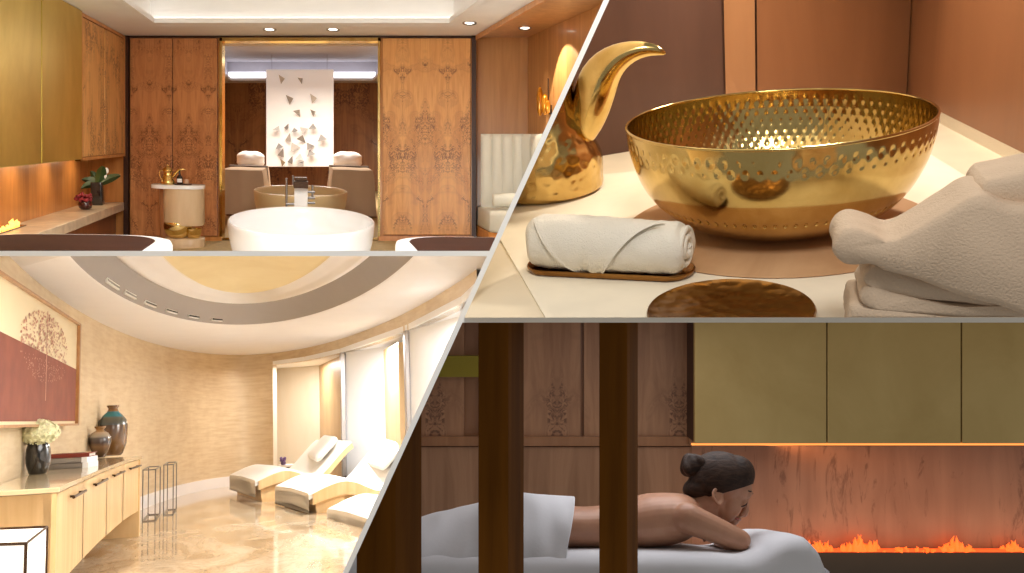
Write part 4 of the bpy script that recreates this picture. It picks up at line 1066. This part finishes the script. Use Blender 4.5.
# chaise longues
def chaise(u0, v0, Y, ln_u, wid, label, wx):
    """near side foot end at pixel (u0, v0); runs to the right"""
    o3 = R3.ony(u0, v0, Y); s = ln_u * Y / 900
    base = V(o3.x + s * .5, Y + wid / 2, FL)
    ch = thing('chaise_longue', label, 'chaise longue', R3, base, 'white chaise longues along the niches')
    seat = [(-.02, .0), (.06, .035), (.16, .075), (.27, .10), (.38, .085), (.5, .03), (.58, .0), (.65, .02), (.74, .10), (.84, .21), (.94, .315), (1.0, .36)]
    def prof(t):
        for i in range(len(seat) - 1):
            if seat[i][0] <= t <= seat[i + 1][0]:
                a, b = seat[max(i - 1, 0)], seat[i]; c, d = seat[i + 1], seat[min(i + 2, len(seat) - 1)]
                q = (t - b[0]) / (c[0] - b[0])
                m1, m2 = (c[1] - a[1]) / (c[0] - a[0]), (d[1] - b[1]) / (d[0] - b[0]); h = c[0] - b[0]
                return (2 * q ** 3 - 3 * q * q + 1) * b[1] + (q ** 3 - 2 * q * q + q) * m1 * h + (-2 * q ** 3 + 3 * q * q) * c[1] + (q ** 3 - q * q) * m2 * h
        return seat[-1][1]
    def Q(t, z, d): return V(o3.x + t * s + wx * d / wid, Y + d, o3.z + z * s * 1.0)
    # wooden side cheeks: arched board
    for d0, d1 in ((-.014, .03), (wid - .03, wid)):
        N = 40; top = [(t, prof(t) - .0) for t in [.0 + .62 * i / N for i in range(N + 1)]]
        botm = [(t, z - .095 - .02 * math.sin(PI * t / .62)) for t, z in top]
        rows = [[Q(t, z, d0) for t, z in top], [Q(t, z, d0) for t, z in botm], [Q(t, z, d1) for t, z in botm], [Q(t, z, d1) for t, z in top]]
        m = MB(); m.grid(rows, cu=True); m.add([], []); m.build('side_cheek', M_oak, R3, ch, smooth=.5)
        top = [(t, prof(t)) for t in [.60 + .4 * i / 20 for i in range(21)]]; botm = [(t + .02, z - .05) for t, z in top]
        rows = [[Q(t, z, d0) for t, z in top], [Q(t, z, d0) for t, z in botm], [Q(t, z, d1) for t, z in botm], [Q(t, z, d1) for t, z in top]]
        m = MB(); m.grid(rows, cu=True); m.build('back_rail', M_oak, R3, ch, smooth=.5)
    zf = (FL - o3.z) / s
    m = MB(); m.slab([Q(.02, .02, .02), Q(.30, .05, .02), Q(.30, zf, .02), Q(.05, zf, .02)], Q(0, 0, wid - .02) - Q(0, 0, .02)); m.build('pedestal', M_oak, R3, ch)
    m = MB(); m.slab([Q(.30, .03, .08), Q(.66, -.03, .08), Q(.66, zf, .08), Q(.30, zf, .08)], Q(0, 0, wid - .08) - Q(0, 0, .08)); m.build('rear_base', M_oak, R3, ch)
    # cushion
    rows = []
    for j, (d, e) in enumerate(((-.004, -.10), (-.006, -.02), (.01, .022), (wid * .5, .035), (wid - .01, .022), (wid + .006, -.02), (wid + .004, -.10))):
        row = []
        for i in range(61):
            t = -.03 + 1.03 * max(0, i - 1) / 59
            if t < -.02: z = -.004
            else: z = prof(t)
            ee = e if t < .02 or e > 0 else max(e, -.02 + .015 * min(1, (t - .02) * 10)) if e > -.05 else -.004
            if e < -.01: ee = -.006 if e < -.05 else .004
            if i == 0: ee -= .115
            row.append(Q(t, z + ee, d))
        rows.append(row)
    und = [[p - V(0, 0, .02) for p in r] for r in rows[::-1]]
    m = MB(); m.grid(rows + und, cu=True); 
    nr = len(rows) + len(und); mm = len(rows[0])
    m.f.append(tuple(i * mm for i in range(nr))[::-1]); m.f.append(tuple(i * mm + mm - 1 for i in range(nr)))
    m.build('cushion', M_cush, R3, ch, smooth=.55)
    hp = Q(.87, prof(.87) + .06, wid * .5); ang_ = -math.atan2(.42, .40)
    m = MB(); loft(m, rrect(.34 * s, wid * .9, .08 * s), [(.5, -.045 * s), (.85, -.04 * s), (.97, -.022 * s), (1, 0), (.97, .022 * s), (.85, .04 * s), (.5, .046 * s)], hp, Matrix.Rotation(ang_, 3, 'Y')); m.build('pillow', M_cush, R3, ch, smooth=True)
    return Q, s
chaise(258, 482, 5.9, 88, .80, 'farthest white chaise longue on an arched wood base, beside the curved wall', -.15)
chaise(312, 495, 5.0, 108, .70, 'middle white chaise longue, in front of the metal column', -.14)
chaise(372, 521, 4.15, 128, .60, 'nearest white chaise longue, cut by the slanted divider', -.12)
# small tables between the chaises
def small_table(u, v, Y, r, name, label):
    c = R3.ony(u, v, Y); o = thing(name, label, 'side table', R3, V(c.x, c.y, FL))
    m = MB(); m.lathe([(.01, c.z - .012), (r, c.z - .012), (r, c.z), (.01, c.z)], (c.x, c.y, 0), 32, 1, 1.5); m.build('tabletop', M_cush, R3, o)
    m = MB(); m.lathe([(.012, FL + .006), (.012, c.z - .012)], (c.x, c.y, 0), 12); m.build('stem', M_alu, R3, o)
    m = MB(); m.lathe([(.001, FL), (r * .6, FL), (r * .6, FL + .008), (.001, FL + .01)], (c.x, c.y, 0), 24, 1, 1.4); m.build('foot', M_alu, R3, o); return c
c = small_table(288, 464.5, 6.95, .07, 'drinks_table', 'small white table between the far and the middle chaise longue')
cp = c + V(-.035, -.03, 0)
m = MB(); m.lathe([(.004, 0), (.016, .002), (.02, .02), (.014, .026), (.003, .026)], cp, 16); m.build
pt = thing('flower_bowl', 'tiny pot of purple flowers on the small white table', 'flower pot', R3, cp)
m.build('pot', plain('violet_glass', rgb(96, 72, 110), .3), R3, pt, smooth=True)
m = MB()
for i in range(14): m.ell(cp + V(random.uniform(-.018, .018), random.uniform(-.018, .018), .03 + random.uniform(0, .022)), .009, 8, 6)
m.build('purple_bloom', plain('purple_petal', rgb(120, 92, 140), .7), R3, pt, smooth=True)
c = small_table(357, 479.5, 6.0, .075, 'drinks_table', 'small table with a dark tray between the middle and the nearest chaise longue')
m = MB(); loft(m, rrect(.12, .16, .03), [(.95, 0), (1, .01), (.97, .011), (.93, .004), (.02, .004)], c); tag(m.build('serving_tray', M_blk, R3, smooth=.8), 'dark tray on the small table beside the metal column', 'tray')
m = MB(); m.box(c + V(-.02, 0, .020), (.085, .11, .014), rz=.2); tag(m.build('magazine', plain('grey_magazine', rgb(110, 104, 100), .5), R3, bevel=.002), 'grey magazine lying on the dark tray by the metal column', 'magazine')
# ================================================================ ROOM 4: massage room behind the slats
M_b4 = burl('burl_dusk', rgb(176, 130, 94), rgb(150, 106, 74), rgb(84, 50, 34), 0, .62, 5.0, .56, hs=.6)
M_b4f = wood('dusk_wood', rgb(166, 118, 80), rgb(138, 94, 60), (14, 14, 1.2))
M_cop = NT('copper_wood'); _v = M_cop.coord((5, 5, .8))
_a = M_cop.ramp(M_cop.noise(_v, 1, 5, .6, .5), [(.3, rgb(160, 116, 90)), (.7, rgb(190, 144, 114))])
_w = M_cop.ramp(M_cop.noise(M_cop.coord((11, 11, 2.2)), 1, 5, .7, 1.8), [(.56, (0, 0, 0)), (.66, (1, 1, 1))])
M_cop = M_cop.fin(M_cop.mix(M_cop.math('MULTIPLY', _w, .5), _a, rgb(84, 50, 34)), .4)
M_br4 = brushed('aged_brass', rgb(188, 160, 100), rgb(208, 182, 122), .5, (1.2, 1.2, 1.2), .65)
M_post = wood('slat_wood', rgb(120, 72, 18), rgb(88, 52, 10), (14, 14, 1.2), .9, coat=0)
M_post.node_tree.nodes['Principled BSDF'].inputs['Specular IOR Level'].default_value = .1
M_skin = NT('skin'); M_skin.bs.inputs['Subsurface Weight'].default_value = .12; M_skin.bs.inputs['Subsurface Radius'].default_value = (.02, .008, .004)
_v = M_skin.coord(); M_skin = M_skin.fin(M_skin.ramp(M_skin.noise(_v, 14, 3), [(.3, rgb(176, 126, 98)), (.7, rgb(194, 144, 114))]), .45)
M_lip = plain('lip_skin', rgb(168, 92, 80), .4)
M_hair = NT('brown_hair'); _v = M_hair.coord((1, 1, 1))
_n = M_hair.noise(M_hair.coord((22, 60, 70)), 1, 4, .6, .8)
M_hair.bump(_n, .5, .006); M_hair = M_hair.fin(M_hair.ramp(_n, [(.3, rgb(34, 22, 16)), (.7, rgb(64, 44, 32))]), .6, spec=.25)
M_brow = plain('eyebrow_hair', rgb(60, 40, 30), .7)
M_sh4 = cloth('white_massage_sheet', rgb(222, 222, 226), bs=90, bump=.12)
DW = 4.6
def PW(u, v, d): return ray(u, v) * d
def F4(u0, u1, v0, v1, d, th=.05):
    m = MB(); m.slab([PW(u0, v0, d), PW(u1, v0, d), PW(u1, v1, d), PW(u0, v1, d)], V(0, th, 0)); return m
F4(300, 1180, 290, 700, DW).build('wall_back', M_b4f, W4, kind='structure')
wl = F4(300, 692, 436.5, 446, DW - .05, .05).build('trim_10', M_b4f, W4, kind='structure')
for u0, u1 in ((330, 464), (480, 580.5), (584, 689)):
    F4(u0, u1, 300, 436, DW - .03, .03).build('burl_panel', M_b4, W4, W4 and wl)
F4(689.5, 694.5, 300, 446, DW - .09, .09).build('trim_11', M_b4f, W4, kind='structure')
F4(330, 692, 447, 640, DW - .02, .02).build('wall_back_lower', burl('burl_dusk_low', rgb(166, 124, 92), rgb(142, 102, 72), rgb(70, 42, 28), 0, 1.0, 3.6, .6, hs=.5), W4, kind='structure')
F4(692, 1180, 446, 640, DW - .02, .02).build('wall_copper', M_cop, W4, kind='structure')
F4(415, 482, 356, 377, DW - .12, .05).build('trim_12', plain('lime_brass', rgb(140, 126, 30), .4, .3), W4, kind='structure')
# brass wall cabinet, three doors
cb4 = thing('wall_cabinet', 'brass wall cabinet with three doors above the glowing copper wall', 'cabinet', W4, PW(860, 443, 4.35))
F4(695, 1180, 296, 443, 4.36, .2).build('body', M_dark, W4, cb4)
for u0, u1 in ((694.5, 826.6), (827.6, 961), (962.2, 1095)):
    F4(u0, u1, 297, 443.5, 4.33, .03).build('door', M_br4, W4, cb4, bevel=.004)
m = F4(692, 1180, 443.7, 445.4, 4.36, .02); m.build('led_strip', emit('amber_led', (1, .32, .07, 1), 1.3), W4, cb4)
# fire in a slot of a dark hearth
he = F4(640, 1180, 552.8, 640, 4.50, .06).build('stone_hearth', plain('dark_hearth', rgb(60, 54, 42), .6), W4)
tag(he, 'dark low hearth running below the copper wall', 'hearth')
M_f4 = emit('orange_flame', (1, .15, .02, 1), 1.25); M_f4b = emit('ember_glow', (1, .12, .02, 1), .85)
f4 = thing('ribbon_fire', 'low orange flames in a long slot before the copper wall', 'fire', W4, PW(910, 552, 4.5))
m = F4(790, 1180, 549.6, 552.4, 4.51, .02); m.build('ember_line', M_f4b, W4, f4)
fl = []
for u0, u1, hm, n_ in ((806, 832, 13, 10), (838, 884, 13, 17), (886, 936, 4, 9), (940, 974, 12, 11), (1000, 1024, 9, 9), (1028, 1080, 10, 8)):
    for i in range(n_):
        u = u0 + (u1 - u0) * (i + random.uniform(.2, .8)) / n_; e = math.sin(PI * (i + .5) / n_) ** .5
        fl.append((u, hm * e * random.uniform(.45, 1.1), random.uniform(1.4, 3.2)))
for u, h, r in fl:
    d = 4.52 + random.uniform(-.012, .012); px = d / 900; h *= 1.2; r *= 1.5; b = PW(u, 551, d); k = random.uniform(-.5, .5)
    m = MB(); m.tube([b, b + V(k * r * .4, 0, h * .3) * px, b + V(-k * r, 0, h * .65) * px, b + V(k * r * .6, 0, h) * px], [r * px, r * .95 * px, r * .5 * px, .05 * px], 6)
    m.build('flame', M_f4, W4, f4, smooth=True)
for u, e_ in ((700, .6), (745, .8), (790, 1), (835, 1), (880, 1), (925, 1), (970, 1), (1015, 1), (1060, 1), (1105, 1)):
    point('hearth_fire_lamp', W4, PW(u, 546, 4.36), E['p4fire'] * .06 * e_, (1, .47, .26), .05)
area('cabinet_led_lamp', W4, PW(860, 446.4, 4.44), PW(860, 520, 4.5), 1.3, .8, (1, .45, .18), .02)
# timber slats in front
def post(uc, d, wd, rot, label, g='timber slats before the massage room'):
    c = PW(uc, 450, d); m = MB()
    m.box((c.x, c.y, PW(0, 450, d).z), (wd, wd * .8, 1.9), rz=rot); o = m.build('timber_slat', M_post, W4, bevel=.004)
    tag(o, label, 'slat', g)
def slat(u0, u1, u2, d, label):
    """front face u0-u1, side face u1-u2, turned so both faces show"""
    a, b = PW(u0, 450, d), PW(u1, 450, d - .02); r = PW(u2, 450, d + .16)
    c = a + (r - b)
    zt_, zb_ = PW(0, 300, d).z, PW(0, 640, d).z
    m = MB(); m.slab([V(q.x, q.y, zb_) for q in (a, b, r, c)], V(0, 0, zt_ - zb_)); o = m.build('timber_slat', M_post, W4, bevel=.004)
    tag(o, label, 'slat', 'timber slats before the massage room')
slat(356, 395, 422, 2.2, 'wooden slat farthest left, at the slanted divider')
slat(478, 508, 524, 2.3, 'broad wooden slat in front of the white sheet over the legs')
slat(599, 627, 638, 2.35, 'wooden slat in front of the lying woman\'s back')
# the table, the person
Y4 = R4.ony(0, 0, 1).y * 3.1
PX = 3.1 * 1.0 / 900
def U4(u, v, dy=0.0):
    return R4.depth(u, v, 3.1) + V(0, dy, 0)
DY = 0
bedz = U4(600, 545).z
bt = thing('massage_table', 'massage table dressed in white with a raised head pillow under the woman', 'bed', R4, V(U4(600, 560).x, U4(600, 560).y, U4(600, 640).z))
topc = [(300, 545), (420, 546), (560, 546), (640, 546), (690, 546), (720, 548), (738, 543), (750, 535), (762, 531), (776, 531), (781, 534), (787, 540), (791, 549), (795, 560), (798, 575), (800, 590), (801, 640)]
def crv(P, n):
    out = []
    for i in range(len(P) - 1):
        a, b, c, d = P[max(i - 1, 0)], P[i], P[i + 1], P[min(i + 2, len(P) - 1)]
        for q in range(n):
            t = q / n; out.append(tuple(.5 * (2 * b[k] + (c[k] - a[k]) * t + (2 * a[k] - 5 * b[k] + 4 * c[k] - d[k]) * t * t + (3 * b[k] - a[k] - 3 * c[k] + d[k]) * t ** 3) for k in range(len(b))))
    return out + [tuple(P[-1])]
rows = []
for dy, drop in ((-.36, 60), (-.355, 30), (-.345, 14), (-.32, 6), (-.27, 1.5), (-.15, 0), (0, 0), (.15, 0), (.27, 1.5), (.33, 10), (.35, 60)):
    rows.append([U4(u, v + drop * (1 if v < 560 else .2), dy) + V(0, .006 * nz((u * .05, drop * .05, 1)), 0) for u, v in crv(topc, 4)])
m = MB(); m.grid(rows); m.build('sheet_cover', M_sh4, R4, bt, smooth=1.2)
m = MB(); a, b = U4(380, 560), U4(800, 640); m.box(((a.x + b.x) / 2, a.y, (a.z + b.z) / 2 - .02), (b.x - a.x, .6, a.z - b.z)); m.build('base', M_woodd, R4, bt)
# body: one continuous surface
person = thing('person', 'woman with a hair bun lying face down on the massage table, head on folded arms', 'person', R4, U4(640, 545))
def cap(mb, a, b, ra, rb, n=18, k=9, sy=1.0):
    a, b = Vector(a), Vector(b); pts, rad = [], []
    for i in range(k + 1):
        t = i / k; pts.append(a.lerp(b, t)); rad.append(ra + (rb - ra) * t)
    mb.tube(pts, rad, n); mb.ell(a, ra * .995, 16, 10); mb.ell(b, rb * .995, 16, 10)
body = MB()
P = PX
tors = [(470, 532, 13, .13), (500, 526, 19, .16), (540, 522, 24.5, .175), (570, 526, 20.5, .16), (600, 526, 20.5, .145), (625, 523, 23, .155), (645, 520, 26, .17), (662, 518.5, 26, .18), (678, 517, 24, .17), (690, 516, 19, .13), (697, 515, 12, .07)]
rows = []
for u, v, h, w_ in crv(tors, 4):
    c = U4(u, v); row = []
    for k in range(36):
        a = 2 * PI * k / 36; ca, sa = math.cos(a), math.sin(a)
        ex = lambda q, p_: math.copysign(abs(q) ** p_, q)
        gr = -.012 * math.exp(-(ca / .13) ** 2) * (sa > 0) * (1 if u < 680 else .3)
        row.append(c + V(0, w_ * ex(ca, .8), h * P * ex(sa, .85) + gr))
    rows.append(row)
body.grid(rows, cv=True, caps=True)
# shoulder blades, neck
body.ell(U4(660, 506, -.085), (.075, .055, .036), 16, 10); body.ell(U4(660, 506, .085), (.075, .055, .036), 16, 10)
cap(body, U4(684, 514), U4(708, 506), 17 * P, 15 * P); cap(body, U4(690, 510), U4(716, 498), 15.5 * P, 15 * P)
# arms
def arm(sg, sh, el, wr):
    cap(body, sh, sh.lerp(el, .5), 14.5 * P, 12.5 * P); cap(body, sh.lerp(el, .5), el, 12.5 * P, 10 * P); cap(body, el, el.lerp(wr, .45), 10 * P, 10 * P); cap(body, el.lerp(wr, .45), wr, 11 * P, 7.5 * P)
arm(-1, U4(678, 516.5, -.165), U4(728, 537.5, -.17), U4(722, 540.5, .035))
arm(1, U4(678, 516.5, .165), U4(730, 536, .17), U4(731, 534.5, -.03))
def hand(w0, dirv, sidev, upv):
    dirv, sidev, upv = (q.normalized() for q in (dirv, sidev, upv))
    body.ell(w0 + dirv * .04, (.036, .045, .015), 16, 10, M=Matrix((sidev, dirv, upv)).transposed())
    for i, (o_, ln_) in enumerate(((-.027, .062), (-.009, .074), (.009, .072), (.026, .056))):
        b = w0 + dirv * .075 + sidev * o_; c = b + dirv * ln_ * .55 + upv * .004; t = c + dirv * ln_ * .4 - upv * .014
        body.tube([b - dirv * .02, b, c, t], [.0085, .0085, .0075, .006], 10); body.ell(t, .006, 8, 6)
    b = w0 + dirv * .03 - sidev * .03; c = b - sidev * .022 + dirv * .025; t = c + dirv * .028 - upv * .006
    body.tube([b + sidev * .01, b, c, t], [.012, .011, .009, .007], 10); body.ell(t, .007, 8, 6)
hand(U4(722, 540.5, .04), V(0, 1, 0), V(-1, 0, 0), V(0, 0, 1))
hand(U4(731, 534.5, -.035), V(-.1, -1, 0), V(1, 0, 0), V(0, 0, 1))
# legs under the sheet
for sg in (-1, 1):
    cap(body, U4(520, 524, sg * .085), U4(420, 533, sg * .09), 22 * P, 14 * P); cap(body, U4(420, 533, sg * .09), U4(330, 535, sg * .09), 14 * P, 11 * P)
# head
def EH(u, v, ru, rv, ry, rot=0, dy=0, n=24, k=16):
    """ellipsoid with half sizes ru (along the tilted image axis), rv across, ry in depth (m)"""
    body.ell(U4(u, v, dy), (ru * P, ry, rv * P), n, k, M=Matrix.Rotation(math.radians(rot), 3, 'Y'))
EH(722, 479, 28, 22, .070, 16)                    # cranium
EH(730.5, 500, 25, 12.5, .052, -64)                    # face mass
EH(736.5, 487, 16, 14.5, .056, -60)                    # forehead
EH(721, 509, 16, 10, .050, 40)                    # jaw
EH(733.0, 520.5, 6.0, 5.2, .020, -60)              # chin
for s_ in (-1, 1):
    EH(732, 508, 8, 6.5, .018, -60, s_ * .034)       # cheek
    EH(747.3, 493.5, 5.0, 3.0, .020, -62, s_ * .024)      # brow ridge
    EH(741.3, 503.3, 4.6, 3.1, .013, -62, s_ * .030)      # closed lid
    EH(742.0, 514.2, 2.6, 2.4, .0055, -30, s_ * .009)   # nostril wing
body.tube([U4(747.6, 496), U4(746.0, 502), U4(746.0, 508), U4(744.4, 513)], [2.6 * P, 2.7 * P, 3.3 * P, 3.9 * P], 14); EH(744.4, 513.4, 4.1, 3.4, .0125, -60)
EH(737.8, 518.3, 3.3, 2.1, .019, 25); EH(735.6, 521.2, 3.0, 2.0, .017, 25)      # lips
for s_ in (-1, 1):                                   # ears
    c = U4(713, 496.5, s_ * .079); M = Matrix.Rotation(math.radians(-12), 3, 'Y')
    ring_ = [c + M @ V(5.0 * P * math.cos(a) * (1 - .16 * (math.sin(a) < 0)), s_ * .006 * math.cos(a + 2.8), 7.6 * P * math.sin(a)) for a in [q * 2 * PI / 24 for q in range(25)]]
    body.tube(ring_, 1.5 * P, 8); body.ell(c + V(0, -s_ * .009, 0), (4.6 * P, .007, 7.0 * P), 16, 10); body.ell(c + M @ V(1.2 * P, 0, -6.6 * P), (2.2 * P, .005, 2.2 * P), 10, 8)
body.build('body', M_skin, R4, person, smooth=True, remesh=.0036, smo=3)
# hair
hair = MB()
def HH(u, v, ru, rv, ry, rot=0, dy=0): hair.ell(U4(u, v, dy), (ru * P, ry, rv * P), 28, 18, M=Matrix.Rotation(math.radians(rot), 3, 'Y'))
HH(722, 477.5, 31.5, 25.8, .080, 16); HH(736, 474, 18.5, 19, .066, 40); HH(699, 487, 17, 11, .058, -18); HH(706, 480, 17, 17, .066, 10); HH(712, 486, 14, 13, .074, 0)
nrm = (U4(690, 500) - U4(756, 481)); nrm = V(nrm.z, 0, -nrm.x).normalized()
if nrm.z < 0: nrm = -nrm
hair.build('hair', M_hair, R4, person, smooth=True, remesh=.0045, smo=4, extra=[(nrm, U4(720, 492.6))])
bun = MB()
bc = U4(692.5, 465.5)
bun.ell(bc, (10.5 * P, .04, 11.5 * P), 20, 14)
for i, (r, o_) in enumerate(((8.5, .012), (7.5, -.010), (7.8, -.022), (6.5, .024))):
    pts = [bc + V(r * P * math.cos(a + i) * 1.05, o_ + .010 * math.sin(2 * a + i), (r + .8) * P * math.sin(a + i)) for a in [q * 2 * PI / 26 for q in range(27)]]
    bun.tube(pts, [(3.4 + .7 * math.sin(q * .9 + i)) * P for q in range(27)], 8)
bun.build('hair_bun', M_hair, R4, person, smooth=True, remesh=.0035, smo=2)
for s_ in (-1, 1):
    m = MB(); m.tube([U4(738.2, 506.4, s_ * .041), U4(740.6, 505.8, s_ * .043), U4(743.2, 504.4, s_ * .040), U4(744.8, 502.6, s_ * .034)], [.4 * P, .75 * P, .75 * P, .3 * P], 6); m.build('eyelashes', M_brow, R4, person, smooth=True)
    m = MB(); m.tube([U4(744.0, 490.6, s_ * .046), U4(748.0, 491.6, s_ * .038), U4(751.0, 493.6, s_ * .024)], [.5 * P, 1.0 * P, .6 * P], 6); m.build('eyebrow', M_brow, R4, person, smooth=True)
m = MB(); m.tube([U4(733.2, 518.0, -.022), U4(736.2, 518.6, -.016), U4(739.6, 519.0, -.004), U4(739.8, 519.0, .004), U4(736.2, 518.6, .016)], [.4 * P, 1.5 * P, 1.7 * P, 1.7 * P, .8 * P], 8); m.build('lips', M_lip, R4, person, smooth=True)
# sheet over the hips and legs
ts = [(330, 536, 20), (400, 522, 20), (430, 514, 20), (455, 508.5, 20), (480, 502, 20), (500, 496, 20), (523, 492.5, 20), (548, 494.5, 20), (566, 496.5, 20), (574, 497.0, 20)]
rows = []
cc = crv(ts, 5)
for i, (u, v, _) in enumerate(cc):
    row = []
    h = (548 - v)
    for j in range(45):
        q = j / 44
        a = PI * (1 - q)                          # near side -> over -> far side
        if q < .22: dy = -.375 + .05 * (q / .22); vv = 640 - (640 - 566) * (q / .22)
        elif q > .85: dy = .29; vv = 546
        else:
            t = (q - .22) / .63; b = PI * t
            dy = -.325 + .62 * t; e = math.sin(min(b, PI) ) ** .62
            vv = 566 - (566 - v) * min(1, e * 1.0) if t < .5 else 552 - (552 - v) * e
        uu = u
        if i > len(cc) - 30 and q < .5: 
            k = (i - (len(cc) - 30)) / 29.0; uu = u - 13 * k * max(0, min(1, (vv - v) / 50))
        fo = .018 * nz((uu * .06, vv * .03, q * 3)) + .012 * math.sin(uu * .14 + vv * .06) * (q < .5)
        row.append(U4(uu, vv + 1.6 * nz((uu * .05, q * 5, 2)), dy + fo))
    rows.append(row)
und = [[p + V(0, .004, -.006) for p in r] for r in rows[::-1]]
m = MB(); m.grid(rows + und, cu=True); o = m.build('draped_sheet', M_sh4, R4, smooth=1.2, sub=1)
tag(o, 'white sheet draped over the woman\'s hips and legs', 'sheet')
